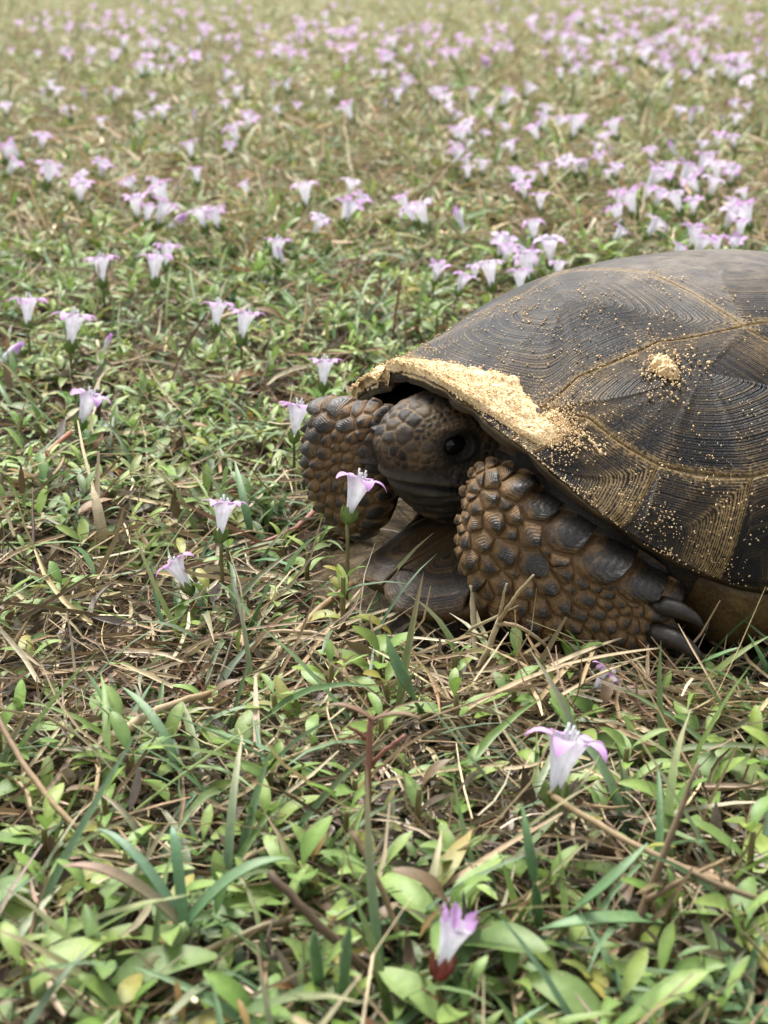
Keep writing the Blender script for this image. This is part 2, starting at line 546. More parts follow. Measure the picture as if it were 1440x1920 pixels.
def concentric(poly, hub, K, nper, soft=False):
    """plan grid of K rings between hub and polygon outline; returns (K+1,n,2), corner closeness (n,)"""
    poly = np.array(poly, float); hub = np.array(hub, float)
    nx = np.roll(poly, -1, 0)
    ln = np.linalg.norm(nx - poly, axis=1)
    cum = np.concatenate([[0], np.cumsum(ln)])
    s = np.linspace(0, cum[-1], nper, endpoint=False)
    # make sure the corners themselves are sampled
    for cidx in cum[:-1]:
        s[np.abs(s - cidx).argmin()] = cidx
    s = np.sort(s)
    e = np.clip(np.searchsorted(cum, s, side='right') - 1, 0, len(poly) - 1)
    f = (s - cum[e]) / ln[e]
    per = poly[e] + (nx[e] - poly[e]) * f[:, None]
    cd = np.minimum(s - cum[e], cum[e + 1] - s) / cum[-1]
    k = np.linspace(0, 1, K + 1)[:, None, None]
    if soft:                                                         # old growth rings are rounder than the plate outline
        m_ = max(3, nper // 9) | 1; h_ = m_ // 2
        ker = np.hanning(m_ + 2)[1:-1]; ker /= ker.sum()
        pw_ = np.concatenate([per[-h_:], per, per[:h_]])
        ps_ = np.stack([np.convolve(pw_[:, i], ker, 'valid') for i in (0, 1)], -1)
        wk = k ** 5
        per = ps_[None] * (1 - wk) + per[None] * wk
        return hub + (per - hub) * k, cd, e
    return hub + (per[None] - hub) * k, cd, e

def build_scute(poly, hub, K, nper, dust=0.0, thick=1.0, flat_edges=(), tan_edges=(), amp=1.0, S=shell_S, Nf=shell_N, ridges=13):
    G, cd, e = concentric(poly, hub, K, nper, True)
    Sp, Np = S(G[..., 0], G[..., 1]), Nf(G[..., 0], G[..., 1])
    r = np.linspace(0, 1, K + 1)[:, None] * np.ones((1, G.shape[1]))
    lines = np.ones(G.shape[1])
    for fe in flat_edges: lines[e == fe] = .35
    lines = np.convolve(np.concatenate([lines[-2:], lines, lines[:2]]), np.ones(5) / 5, 'valid')[None] * np.ones_like(r)
    nz = fnoise(Sp * 45, 3) - .5
    kr = np.cumsum(.35 + np.random.default_rng(int(abs(hub[0]) * 1e4)).random(K + 1) * 1.3); kr = ((kr - kr[0]) / (kr[-1] - kr[0]))[:, None]
    ph = kr * ridges * 2 * math.pi + nz * 3
    saw = (np.abs(((ph / (2 * math.pi)) % 1) - .5) * 2) ** 1.5 - .4
    amp_r = sstep(.12, .3, r)
    disp = .0003 + thick * (.0006 * (1 - r) ** .8 + .00010 * amp * saw * amp_r * lines * (.3 + 1.4 * fnoise(Sp * 28 + 4, 2)) + nz * .0006)
    disp += .00025 * thick * np.exp(-(cd[None] / .010) ** 2) * amp_r * lines
    disp -= .0006 * sstep(.985, 1.0, r)
    V = Sp + Np * disp[..., None]
    nn = G.shape[1]
    # collapse hub ring to one vertex
    verts = np.vstack([V[0, :1], V[1:].reshape(-1, 3)])
    F = []
    idx = 1 + np.arange(K * nn).reshape(K, nn)
    for j in range(nn):
        F.append((0, 0, idx[0, j], idx[0, (j + 1) % nn]))
    quads = np.stack([idx[:-1], idx[1:], np.roll(idx, -1, 1)[1:], np.roll(idx, -1, 1)[:-1]], -1).reshape(-1, 4)
    tris = np.array([[0, idx[0, j], idx[0, (j + 1) % nn]] for j in range(nn)])
    q2 = np.concatenate([quads[:, [0, 1, 2]], quads[:, [0, 2, 3]]])
    F = np.concatenate([tris, q2])
    def pack(a): return np.concatenate([[a[0, 0]], a[1:].ravel()])
    ray = np.exp(-(cd[None] / .012) ** 2) * np.ones_like(r) * sstep(.45, .9, r)
    tb = np.zeros(nn)
    for te, tv in tan_edges: tb[e == te] = tv
    tb = np.convolve(np.concatenate([tb[-2:], tb, tb[:2]]), np.ones(5) / 5, 'valid')[None] * sstep(.35, .85, r)
    du = dust(Sp) if callable(dust) else np.full_like(r, dust)
    return mesh_np('scute', verts, F, attrs={'ring': pack(r), 'dust': pack(du), 'lines': pack(lines), 'ray': pack(ray), 'tanb': pack(tb)})

def dust_top(Sp):
    return np.clip(sstep(.0985, .1095, Sp[..., 2]) * 1.0 + .0, 0, 1)

mir = lambda poly: [(p, -q) for p, q in poly][::-1]
# angles (inner, rim) of the seams between marginals; tm = inner edge of the marginal ring
SEAM_IN = [8, 20, 35, 50, 67, 84, 101, 118, 136, 152, 166, 180]
SEAM_RIM = [7, 15, 27, 44, 60, 79, 99, 118, 136, 152, 166, 180]
def tm(deg):
    return float(np.interp(abs(deg), [0, 20, 35, 50, 67, 90, 130, 180], [.80, .70, .61, .665, .70, .72, .74, .76]))
V1 = [pol(tm(0), 0), pol(tm(14), 14), pol(tm(26), 26), (.45, .25), (.22, .25), (.05, .33), (.035, 0), (.05, -.33), (.22, -.25), (.45, -.25), pol(tm(26), -26), pol(tm(14), -14)]
C1 = [pol(tm(26), 26), pol(tm(35), 35), pol(tm(42), 42), pol(tm(50), 50), pol(tm(67), 67), pol(tm(80), 80), pol(tm(92), 92), (.05, .33), (.22, .25), (.45, .25)]
V2 = [(.035, 0), (.05, .33), (-.10, .37), (-.27, .31), (-.26, 0), (-.27, -.31), (-.10, -.37), (.05, -.33)]
C2 = [(.05, .33), pol(tm(92), 92), pol(tm(105), 105), pol(tm(118), 118), (-.27, .31), (-.10, .37)]
V3 = [(-.26, 0), (-.27, .31), (-.38, .34), (-.48, .27), (-.47, 0), (-.48, -.27), (-.38, -.34), (-.27, -.31)]
C3 = [(-.27, .31), pol(tm(118), 118), pol(tm(130), 130), pol(tm(142), 142), (-.48, .27), (-.38, .34)]
V4 = [(-.47, 0), (-.48, .27), (-.56, .28), (-.64, .20), (-.63, 0), (-.64, -.20), (-.56, -.28), (-.48, -.27)]
C4 = [(-.48, .27), pol(tm(142), 142), pol(tm(155), 155), pol(tm(163), 163), (-.64, .20), (-.56, .28)]
V5 = [(-.63, 0), (-.64, .20), pol(tm(163), 163), pol(tm(172), 172), pol(tm(180), 180), pol(tm(172), -172), pol(tm(163), -163), (-.64, -.20)]

def scute(poly, hub, K, nper, **kw):
    return link('scute', build_scute(poly, hub, K, nper, **kw), M['scute'], carapace)
scute(V1, (.30, 0), 64, 110, dust=dust_top, ridges=12)
scute(C1, (.205, .375), 84, 150, dust=dust_top, flat_edges=(0, 1, 2), tan_edges=((9, .4), (8, .4), (7, .35), (6, .4), (5, .25), (4, .2), (0, .3)), ridges=15)
scute(V2, (-.13, 0), 56, 96, dust=dust_top)
scute(C2, (-.12, .50), 60, 96, dust=dust_top)
for pl_, hb in ((V3, (-.38, 0)), (V4, (-.56, 0)), (V5, (-.70, 0)), (C3, (-.38, .50)), (C4, (-.58, .38))):
    scute(pl_, hb, 24, 60, dust=dust_top)
for pl_, hb in ((C1, (.20, -.385)), (C2, (-.12, -.50)), (C3, (-.38, -.50)), (C4, (-.58, -.38))):
    scute(mir(pl_), hb, 24, 60, dust=dust_top)
def marginal(i0, i1, side):
    a0, a1 = SEAM_IN[i0], SEAM_IN[i1]
    r0, r1 = SEAM_RIM[i0], SEAM_RIM[i1]
    m = (a0 + a1) / 2
    poly = [pol(tm(a0), a0), pol(tm(m), m), pol(tm(a1), a1)] + [pol(.999, r1 + (r0 - r1) * k) for k in (0, .25, .5, .75, 1)]
    hub = pol(.965, r0 + (r1 - r0) * .16)
    if side < 0: poly, hub = mir(poly), (hub[0], -hub[1])
    vis = i0 < 7 and (side > 0 or i0 < 2)
    scute(poly, hub, 44 if vis else 14, 90 if vis else 40, dust=.0, thick=.8, ridges=9, tan_edges=((2, .95), (0, .12), (1, .12)) if side > 0 else ())
scute([pol(tm(8), 8), pol(tm(0), 0), pol(tm(8), -8)] + [pol(.999, d) for d in (-7, -2.5, 2.5, 7)], (.92, 0), 30, 60, dust=.1, thick=.8, ridges=8)
for i in range(11):
    marginal(i, i + 1, 1)
    marginal(i, i + 1, -1)

# ------------------------------------------------------------------ plastron and bridge
def lobe_r(deg):
    """plan radius of the belly shield towards angle deg (0 = forward)"""
    return np.interp(deg, [-180, -60, -40, -25, -14, -8, -3, 1, 4, 6.5, 9, 12.5, 16, 22, 30, 40, 52, 60, 180], [.092, .092, .085, .084, .092, .106, .124, .129, .1285, .127, .131, .1335, .128, .117, .105, .096, .092, .092, .092])
def lobe_z(P, Q):
    return .0300 - .0125 * sstep(.075, .134, P) - .0045 * sstep(.012, .045, np.abs(Q - .010)) + .0012 * np.cos((Q - .0095) * 120)
def build_plastron():
    ph = np.linspace(-180, 180, 240, endpoint=False)
    c, s = np.cos(np.radians(ph)), np.sin(np.radians(ph))
    rim = shell_S(c, s)
    br = sstep(50, 64, np.abs(ph))                       # bridge: wall up to the marginals
    rr = np.hypot(rim[:, 0], rim[:, 1])
    lr = lobe_r(ph)
    edge_r = lr * (1 - br) + rr * .975 * br
    edge_z = (lobe_z(c * lr, s * lr) - .0028) * (1 - br) + (rim[:, 2] - .001) * br
    floor_r = (lr * .70) * (1 - br) + np.minimum(rr * .86, .125) * br
    rows = []
    for k in np.linspace(0, 1, 8):                       # inner top face, centre to edge
        zz = edge_z * k ** 2 + (1 - k ** 2) * .024
        rows.append(np.stack([c * edge_r * k * .985, s * edge_r * k * .985, zz], -1))
    for k in np.linspace(0, 1, 14):                      # outer wall bulging down to the floor
        a = k * math.pi / 2
        r_ = floor_r + (edge_r - floor_r) * np.cos(a) ** .8
        z_ = .003 + (edge_z - .0015 - .003) * (1 - np.sin(a)) ** .9
        rows.append(np.stack([c * r_, s * r_, z_], -1))
    for k in (.6, .2, .0):
        rows.append(np.stack([c * floor_r * k, s * floor_r * k, np.full_like(c, .002)], -1))
    V = np.array(rows); n, m_ = V.shape[:2]
    idx = np.arange(n * m_).reshape(n, m_)
    F = np.stack([idx[:-1], idx[1:], np.roll(idx, -1, 1)[1:], np.roll(idx, -1, 1)[:-1]], -1).reshape(-1, 4)
    return mesh_np('plastron', V, F, attrs={'inner': np.ones(n * m_)})
plastron = link('plastron', build_plastron(), M['bridge'], tortoise)
# horny plates on the projecting front lobe
def flat_S(P, Q):
    ang = np.degrees(np.arctan2(Q, P)); rr = np.hypot(P, Q) / np.maximum(lobe_r(ang), 1e-4)
    z = lobe_z(P, Q) - .003 * sstep(.95, 1.03, rr)
    return np.stack([P, Q, z], -1)
def flat_N(P, Q):
    n = np.zeros(P.shape + (3,)); n[..., 2] = 1
    return n
def lobe_pt(deg, k=1.0):
    r_ = float(lobe_r(deg)) * k
    return (r_ * math.cos(R(deg)), r_ * math.sin(R(deg)))
for pp, hb in (([(.084, .0095), lobe_pt(6.4, 1.015), lobe_pt(9, 1.015), lobe_pt(12.5, 1.015), lobe_pt(16, 1.015), lobe_pt(20, 1.01), (.089, .027)], (.106, .020)),
               ([(.084, .009), (.086, -.008), lobe_pt(-8, 1.01), lobe_pt(-3, 1.01), lobe_pt(1, 1.015), lobe_pt(4, 1.015), lobe_pt(6, 1.015)], (.104, .003)),
               ([(.0835, .0095), (.0885, .0272), lobe_pt(20.6, 1.0), lobe_pt(30, 1.01), lobe_pt(40, 1.01), lobe_pt(48, 1.0), (.05, .03), (.05, .0095)], (.075, .040)),
               ([(.0835, .009), (.05, .009), (.05, -.03), lobe_pt(-40, 1.0), lobe_pt(-25, 1.0), lobe_pt(-9, 1.0), (.0855, -.0082)], (.070, -.015))):
    me = build_scute(pp, hb, 40, 80, dust=0.0, thick=.3, S=flat_S, Nf=flat_N, ridges=7, amp=.12)
    link('scute', me, M['gular'], plastron)

# ------------------------------------------------------------------ forelegs: frames, outlines, scale layouts (0.1 mm)
LEG_N = dict(O=(.0641, .0922, .010), a=(-.7111, .7031, 0), b=(-.2173, -.2197, .9511), n=(.6687, .6763, .309), T=.015, Tb=.012,
 cen=(-.043, .022),
 out=[(-692, 519), (-652, 533), (-582, 512), (-510, 453), (-432, 407), (-323, 337), (-223, 275), (-138, 219), (-62, 177), (-35, 150), (-35, 105), (-25, 63), (-49, 9), (-74, -46), (-117, -75), (-221, -75), (-341, -65), (-470, -40), (-572, 20), (-658, 85), (-708, 151), (-744, 224), (-745, 300), (-733, 391), (-722, 453)],
 sc=[(-637, 481, 30), (-559, 457, 41), (-484, 407, 52), (-386, 332, 71), (-273, 259, 78), (-158, 199, 66), (-86, 153, 40), (-101, 108, 29), (-688, 508, 17), (-703, 450, 23), (-683, 388, 26), (-632, 414, 28), (-582, 403, 21), (-553, 368, 31), (-612, 348, 36), (-675, 332, 26), (-718, 347, 15), (-560, 314, 28), (-493, 316, 43), (-653, 284, 34), (-709, 272, 23), (-571, 250, 43), (-620, 204, 32), (-689, 206, 36), (-486, 227, 46), (-398, 253, 30), (-444, 268, 19), (-578, 147, 38), (-503, 146, 37), (-429, 164, 41), (-387, 201, 33), (-326, 184, 28), (-361, 151, 24), (-281, 173, 19), (-392, 111, 41), (-315, 125, 36), (-246, 191, 22), (-242, 147, 22), (-446, 84, 39), (-514, 89, 31), (-574, 87, 30), (-626, 121, 30), (-248, 117, 24), (-330, 83, 30), (-267, 85, 27), (-205, 135, 22), (-180, 100, 16), (-223, 89, 16), (-279, 50, 26), (-232, 51, 24), (-345, 40, 31), (-405, 42, 30), (-465, 37, 30), (-185, 63, 21), (-161, 139, 21), (-144, 104, 18), (-155, 51, 21), (-306, 7, 26), (-254, 4, 22), (-196, 17, 22), (-126, 53, 21), (-122, 9, 22), (-88, 42, 22), (-158, -2, 18), (-541, 45, 22), (-662, 155, 30), (-734, 308, 14), (-733, 232, 15), (-718, 181, 17), (-604, 499, 22), (-671, 479, 21), (-704, 416, 18), (-725, 392, 15), (-745, 270, 12), (-748, 335, 12), (-740, 430, 12), (-715, 490, 14), (-655, 530, 14), (-600, 520, 14), (-430, 420, 20), (-60, 60, 18), (-70, 90, 18), (-80, 5, 18), (-350, -10, 24), (-410, 0, 24), (-470, -5, 22)])
LEG_F = dict(O=(.1261, -.0416, .030), a=(-.5389, .8423, 0), b=(-.1172, -.075, .9903), n=(.8341, .5337, .1392), T=.0115, Tb=.016,
 cen=(.0165, .016),
 out=[(26, 363), (111, 380), (214, 373), (302, 364), (333, 109), (313, -60), (227, -90), (147, -75), (85, -30), (45, 20), (16, 80), (0, 168), (12, 251), (28, 321)],
 sc=[(53, 353, 26), (135, 356, 30), (108, 303, 33), (193, 310, 26), (41, 304, 23), (17, 257, 27), (81, 255, 30), (127, 245, 21), (170, 267, 18), (221, 267, 18), (250, 331, 20), (65, 206, 30), (122, 200, 23), (165, 223, 15), (201, 231, 16), (238, 229, 14), (35, 154, 23), (98, 160, 21), (143, 162, 16), (174, 194, 17), (218, 200, 18), (3, 170, 17), (13, 124, 20), (59, 117, 21), (112, 117, 20), (162, 145, 17), (32, 72, 23), (84, 79, 21), (136, 87, 20), (71, 36, 21), (117, 36, 20), (41, 39, 17), (97, -8, 23), (147, 27, 20), (181, 87, 20), (213, 159, 16), (255, 191, 16), (244, 136, 16), (135, -23, 20), (174, -37, 20), (224, -9, 20), (199, 35, 20), (215, 359, 20), (90, 364, 17), (176, 345, 18), (251, 370, 20), (256, 285, 16), (-8, 215, 15), (-4, 260, 15), (20, 325, 15), (60, -20, 18), (110, -60, 18), (160, -85, 18), (-12, 145, 12), (15, 20, 14)])
for LG in (LEG_N, LEG_F):
    for k in 'Oabn': LG[k] = np.array(LG[k], float)
    o_ = np.array(LG['out'], float) * 1e-4
    c_ = np.array(LG['cen'])
    d_ = o_ - c_
    th_ = np.arctan2(d_[:, 1], d_[:, 0]); r_ = np.hypot(d_[:, 0], d_[:, 1])
    od = np.argsort(th_)
    LG['th'] = np.concatenate([th_[od] - 2 * math.pi, th_[od], th_[od] + 2 * math.pi]); LG['rr'] = np.tile(r_[od], 3)

def leg_k(LG, s, t):
    d0, d1 = s - LG['cen'][0], t - LG['cen'][1]
    return np.hypot(d0, d1) / np.interp(np.arctan2(d1, d0), LG['th'], LG['rr'])
def leg_pos(LG, s, t):
    k = np.clip(leg_k(LG, s, t), 0, 1)
    hgt = LG['T'] * np.sqrt(np.clip(1 - k ** 3.6, 0, 1))
    return LG['O'] + s[..., None] * LG['a'] + t[..., None] * LG['b'] + hgt[..., None] * LG['n']
def leg_nrm(LG, s, t, e=.0012):
    k = leg_k(LG, s, t)
    q = np.where(k > .95, .95 / np.maximum(k, 1e-6), 1.0)
    s2 = LG['cen'][0] + (s - LG['cen'][0]) * q; t2 = LG['cen'][1] + (t - LG['cen'][1]) * q
    n = np.cross(leg_pos(LG, s2 + e, t2) - leg_pos(LG, s2 - e, t2), leg_pos(LG, s2, t2 + e) - leg_pos(LG, s2, t2 - e))
    n /= np.linalg.norm(n, axis=-1, keepdims=True) + 1e-12
    sg = np.sign((n * LG['n']).sum(-1, keepdims=True)); sg[sg == 0] = 1
    return n * sg

def clip_poly(poly, p, nrm):
    """keep the side (x-p).nrm <= 0"""
    out = []
    for i in range(len(poly)):
        a, b = poly[i], poly[(i + 1) % len(poly)]
        da, db = (a - p) @ nrm, (b - p) @ nrm
        if da <= 0: out.append(a)
        if da * db < 0: out.append(a + (b - a) * (da / (da - db)))
    return out

def leg_scales(LG, parent, tipdir, big):
    rg = np.random.default_rng(3)
    S_ = np.array(LG['sc'], float) * 1e-4
    S_[:, 2] *= 1.1
    S_ = S_[leg_k(LG, S_[:, 0], S_[:, 1]) < 1.06]
    # fill what the listed scales leave open
    lo, hi = np.array(LG['out']).min(0) * 1e-4, np.array(LG['out']).max(0) * 1e-4
    fill = []
    for _ in range(3000):
        p = lo + rg.random(2) * (hi - lo)
        if leg_k(LG, p[0:1], p[1:2])[0] > 1.0: continue
        r0 = .0019 + rg.random() * .0008
        d = np.hypot(S_[:, 0] - p[0], S_[:, 1] - p[1]) - S_[:, 2] * .85
        if d.min() < r0 * .95: continue
        S_ = np.vstack([S_, [p[0], p[1], r0]])
    tipdir = np.array(tipdir, float); tipdir /= np.linalg.norm(tipdir)
    for i, (x, y, r) in enumerate(S_):
        c = np.array([x, y])
        nr = 14
        th = np.linspace(0, 2 * math.pi, nr, endpoint=False) + rg.random()
        isbig = r > big
        el_ = np.array([1.75, 1.12]) if isbig else np.array([1.45, 1.35])
        tp_ = np.array([-tipdir[1], tipdir[0]])
        poly = [c + r * (1 + .08 * rg.standard_normal()) * (tipdir * el_[0] * math.cos(q) + tp_ * el_[1] * math.sin(q)) for q in th]
        for j, (x2, y2, r2) in enumerate(S_):
            if j == i: continue
            dv = np.array([x2 - x, y2 - y]); dd = np.linalg.norm(dv)
            if dd > 1.4 * (r + r2) or dd < 1e-6: continue
            m_ = (dd * dd + r * r - r2 * r2) / (2 * dd)
            poly = clip_poly(poly, c + dv / dd * (m_ - .00008), dv / dd)
            if len(poly) < 3: break
        if len(poly) < 3: continue
        poly = np.array(poly)
        cen = poly.mean(0)
        hub = cen + tipdir * r * (.80 if isbig else .40 + .18 * rg.random()) + rg.standard_normal(2) * r * .05
        K, nper = (10, 26) if r > .0028 else (6, 16)
        G, cd, e = concentric(poly, hub, K, nper)
        rr = np.linspace(0, 1, K + 1)[:, None] * np.ones((1, nper))
        P, Nn = leg_pos(LG, G[..., 0], G[..., 1]), leg_nrm(LG, G[..., 0], G[..., 1])
        Hh = r * (.62 if isbig else .60 + .36 * rg.random())
        wob = (fnoise(P * 500, 3) - .5)
        prof = Hh * (1 - rr) ** .85 * (1 - .16 * np.exp(-(rr / .12) ** 2)) * (1 + .5 * wob)
        if isbig:
            al = np.clip(((G - cen) @ tipdir) / (1.5 * r) * .5 + .5, 0, 1); ac = np.abs((G - cen) @ tp_) / (1.15 * r)
            prof = Hh * (.12 + .95 * al ** 1.2) * np.clip(1 - .75 * ac ** 1.6, .05, 1) * (1 - rr ** 5) * (1 + .25 * wob)
        prof = prof + .00005 * np.sin(rr * (18 + 22 * rg.random()) + rg.random() * 6 + wob * 6) * (rr > .15) - .0007 * sstep(.85, 1.0, rr) + .0002
        dirv = LG['a'] * tipdir[0] + LG['b'] * tipdir[1]
        V = P + Nn * prof[..., None] + dirv * (prof * (.5 if isbig else .55))[..., None]
        verts = np.vstack([V[0, :1], V[1:].reshape(-1, 3)])
        idx = 1 + np.arange(K * nper).reshape(K, nper)
        quads = np.stack([idx[:-1], idx[1:], np.roll(idx, -1, 1)[1:], np.roll(idx, -1, 1)[:-1]], -1).reshape(-1, 4)
        tris = np.array([[0, idx[0, j], idx[0, (j + 1) % nper]] for j in range(nper)])
        F = np.concatenate([tris, quads[:, [0, 1, 2]], quads[:, [0, 2, 3]]])
        pk = lambda a: np.concatenate([[a[0, 0]], a[1:].ravel()])
        dk = (.40 if isbig else .05 + .16 * rg.random()) - (.10 if r < .002 else 0)
        link('scale', mesh_np('scale', verts, F, attrs={'ring': pk(rr), 'dust': np.full(len(verts), dk)}), M['scale'], parent)
leg_scales(LEG_N, tortoise, (.80, -.50), .0049)
leg_scales(LEG_F, tortoise, (-.65, -.35), .0024)

# ------------------------------------------------------------------ body: head, neck, legs as one skin
HC = np.array([.0958, 0, .0525])
_HZ = [-.0250, -.0225, -.0185, -.0120, -.0060, -.0040, .0020, .0070, .0110, .0150, .0185, .0210, .0226]
_HX = [-.0010, .0040, .0100, .0166, .0196, .0208, .0240, .0256, .0246, .0216, .0172, .0110, .0020]      # front profile
_HY = [.0050, .0090, .0130, .0165, .0180, .0183, .0186, .0184, .0177, .0162, .0138, .0100, .0045]       # half width
_HB = [-.016, -.022, -.028, -.033, -.035, -.035, -.036, -.036, -.035, -.033, -.030, -.026, -.018]
def head_surf(z, th):
    """head skin at height z and angle th (0 = snout), before the finer forms"""
    xf, yw, xb = np.interp(z, _HZ, _HX), np.interp(z, _HZ, _HY), np.interp(z, _HZ, _HB)
    xm = np.minimum(xf, 0) - .004
    c, sn = np.cos(th), np.sin(th)
    ax = np.where(c > 0, xf - xm, xm - xb)
    p = 2.05
    r = ((np.abs(c) / ax) ** p + (np.abs(sn) / yw) ** p) ** (-1 / p)
    x, y = xm + r * c, r * sn
    y = y * (1 - .10 * sstep(.010, .024, x))
    q = np.stack([x, y, z], -1)
    out = np.stack([c * .7, sn, np.zeros_like(c)], -1)
    for sg in (1, -1):
        e = EYE * np.array([1, sg, 1])
        dist = np.linalg.norm(q - e, axis=-1)
        q = q - out * (.0016 * np.exp(-(dist / .0050) ** 2))[..., None]
        b_ = np.linalg.norm((q - (e + np.array([.0005, -.0005 * sg, .0070]))) / np.array([1.9, 1, .75]), axis=-1)
        q = q + out * (.0026 * np.exp(-(b_ / .0036) ** 2))[..., None]
        ck = np.linalg.norm((q - np.array([-.014, .0175 * sg, -.003])) / np.array([1.3, 1, 1]), axis=-1)
        q = q + out * (.0022 * np.exp(-(ck / .008) ** 2))[..., None]
        ub = np.linalg.norm((q - np.array([.008, .0165 * sg, .0005])) / np.array([1.6, 1, .6]), axis=-1)
        q = q - out * (.0012 * np.exp(-(ub / .0045) ** 2))[..., None]
    return q
EYE = np.array([.0040, .0166, .0085])

def build_body():
    bm = bmesh.new()
    def addv(V, F):
        vs_ = [bm.verts.new(v) for v in V]
        for f in F:
            if len(set(f)) >= 3:
                try: bm.faces.new([vs_[i] for i in dict.fromkeys(f)])
                except ValueError: pass
    ico = bmesh.new()
    bmesh.ops.create_icosphere(ico, subdivisions=5, radius=1)
    D = np.array([v.co[:] for v in ico.verts]); D /= np.linalg.norm(D, axis=1)[:, None]
    IF = [[v.index for v in f.verts] for f in ico.faces]
    ico.free()
    zz = np.concatenate([np.linspace(-.0250, .0226, 60)])
    ZZ, TT = np.meshgrid(zz, np.linspace(-math.pi, math.pi, 96, endpoint=False), indexing='ij')
    HV = (HC + head_surf(ZZ, TT)).reshape(-1, 3)
    HF = []
    for i in range(59):
        for j in range(96): HF.append((i * 96 + j, i * 96 + (j + 1) % 96, (i + 1) * 96 + (j + 1) % 96, (i + 1) * 96 + j))
    HF.append(tuple(range(95, -1, -1))); HF.append(tuple(range(59 * 96, 60 * 96)))
    addv(HV, HF)
    def blob(c, r):
        addv(np.array(c) + D[:] * np.array(r), IF)
    blob((.01, 0, .052), (.080, .074, .028))
    blob((.066, .004, .046), (.030, .026, .022))
    blob((.064, .050, .040), (.030, .024, .024))       # shoulders
    blob((.064, -.050, .040), (.032, .026, .024))
    blob((.036, .070, .030), (.030, .022, .022))
    blob((.030, -.066, .034), (.032, .024, .024))
    V, F = tube_np([(.095, 0, .049), (.085, 0, .048), (.07, 0, .048), (.03, 0, .05)], [.0195, .0205, .022, .025], 24); addv(V, F)
    for LG, arm in ((LEG_N, (.060, .048, .040)), (LEG_F, (.070, -.040, .042))):
        th = np.linspace(-math.pi, math.pi, 64, endpoint=False)
        rr = np.interp(th, LG['th'], LG['rr'])
        rows = []
        ks = np.concatenate([np.linspace(.02, 1, 20), np.linspace(1, .02, 20)[1:]])
        for i, k in enumerate(ks):
            s = LG['cen'][0] + np.cos(th) * rr * k; t = LG['cen'][1] + np.sin(th) * rr * k
            tk = LG['T'] if i < 20 else -LG['Tb']
            hgt = tk * math.sqrt(max(0, 1 - k ** 3.6))
            rows.append(LG['O'] + s[:, None] * LG['a'] + t[:, None] * LG['b'] + hgt * LG['n'])
        V = np.concatenate(rows); n_ = len(rows)
        F = []
        for i in range(n_ - 1):
            for j in range(64):
                F.append((i * 64 + j, i * 64 + (j + 1) % 64, (i + 1) * 64 + (j + 1) % 64, (i + 1) * 64 + j))
        F.append(tuple(range(63, -1, -1))); F.append(tuple(range((n_ - 1) * 64, n_ * 64)))
        addv(V, F)
        c = LG['O'] + LG['cen'][0] * LG['a'] + LG['cen'][1] * LG['b'] - LG['n'] * .011
        V, F = tube_np([c, (c + np.array(arm)) / 2, arm], [.016, .018, .021], 20); addv(V, F)
    bmesh.ops.recalc_face_normals(bm, faces=bm.faces)
    me = bpy.data.meshes.new('body_base')
    bm.to_mesh(me); bm.free()
    ob = bpy.data.objects.new('body_base', me); COL.objects.link(ob)
    md = ob.modifiers.new('remesh', 'REMESH'); md.mode = 'VOXEL'; md.voxel_size = .00070
    dg = bpy.context.evaluated_depsgraph_get(); dg.update()
    out = bpy.data.meshes.new_from_object(ob.evaluated_get(dg))
    bpy.data.objects.remove(ob); bpy.data.meshes.remove(me)
    out.name = 'body'
    nv = len(out.vertices)
    co = np.empty(nv * 3, np.float32); out.vertices.foreach_get('co', co); co = co.reshape(-1, 3).astype(float)
    # a little smoothing of the voxel steps
    ne = len(out.edges); ed = np.empty(ne * 2, np.int32); out.edges.foreach_get('vertices', ed); ed = ed.reshape(-1, 2)
    for _ in range(3):
        acc = np.zeros_like(co); cnt = np.zeros(nv)
        np.add.at(acc, ed[:, 0], co[ed[:, 1]]); np.add.at(acc, ed[:, 1], co[ed[:, 0]])
        np.add.at(cnt, ed[:, 0], 1); np.add.at(cnt, ed[:, 1], 1)
        co = co * .5 + .5 * acc / cnt[:, None]
    out.vertices.foreach_set('co', co.astype(np.float32).ravel()); out.update()
    nr = np.empty(nv * 3, np.float32); out.vertices.foreach_get('normal', nr); nr = nr.reshape(-1, 3).astype(float)
    q = co - HC
    hx, hy, hz = q.T
    xf_, yw_, xb_ = np.interp(hz, _HZ, _HX), np.interp(hz, _HZ, _HY), np.interp(hz, _HZ, _HB)
    xm_ = np.minimum(xf_, 0) - .004
    hr_ = ((np.abs(hx - xm_) / np.where(hx > xm_, xf_ - xm_ + .001, xm_ - xb_ + .001)) ** 2 + (np.abs(hy) / (yw_ + .001)) ** 2)
    head = sstep(.072, .080, co[:, 0]) * sstep(2.0, 1.55, hr_) * (hz > -.0275)
    # head plates: cells of different sizes
    rg = np.random.default_rng(5)
    hp = head_surf(rg.uniform(-.025, .0226, 12000), rg.uniform(-math.pi, math.pi, 12000))
    capz = rg.random(1500)
    hp = np.concatenate([hp, np.stack([-.03 + .045 * capz, rg.uniform(-.016, .016, 1500), np.full(1500, .0222)], -1)])
    def cell_r(p):
        top = sstep(.003, .012, p[:, 2]) * sstep(.022, .012, np.abs(p[:, 1]))
        fr = sstep(-.004, .008, p[:, 0])
        eye = np.minimum(np.linalg.norm(p - EYE, axis=1), np.linalg.norm(p - EYE * [1, -1, 1], axis=1))
        r_ = .0014 + .0012 * top * fr + .0010 * sstep(-.008, -.016, p[:, 0])
        return np.where(eye < .0092, .00075, np.where((eye < .015) & (p[:, 2] > .010), .0011, r_)) * (.75 + .5 * vnoise(p * 700))
    cr = cell_r(hp)
    keep = []
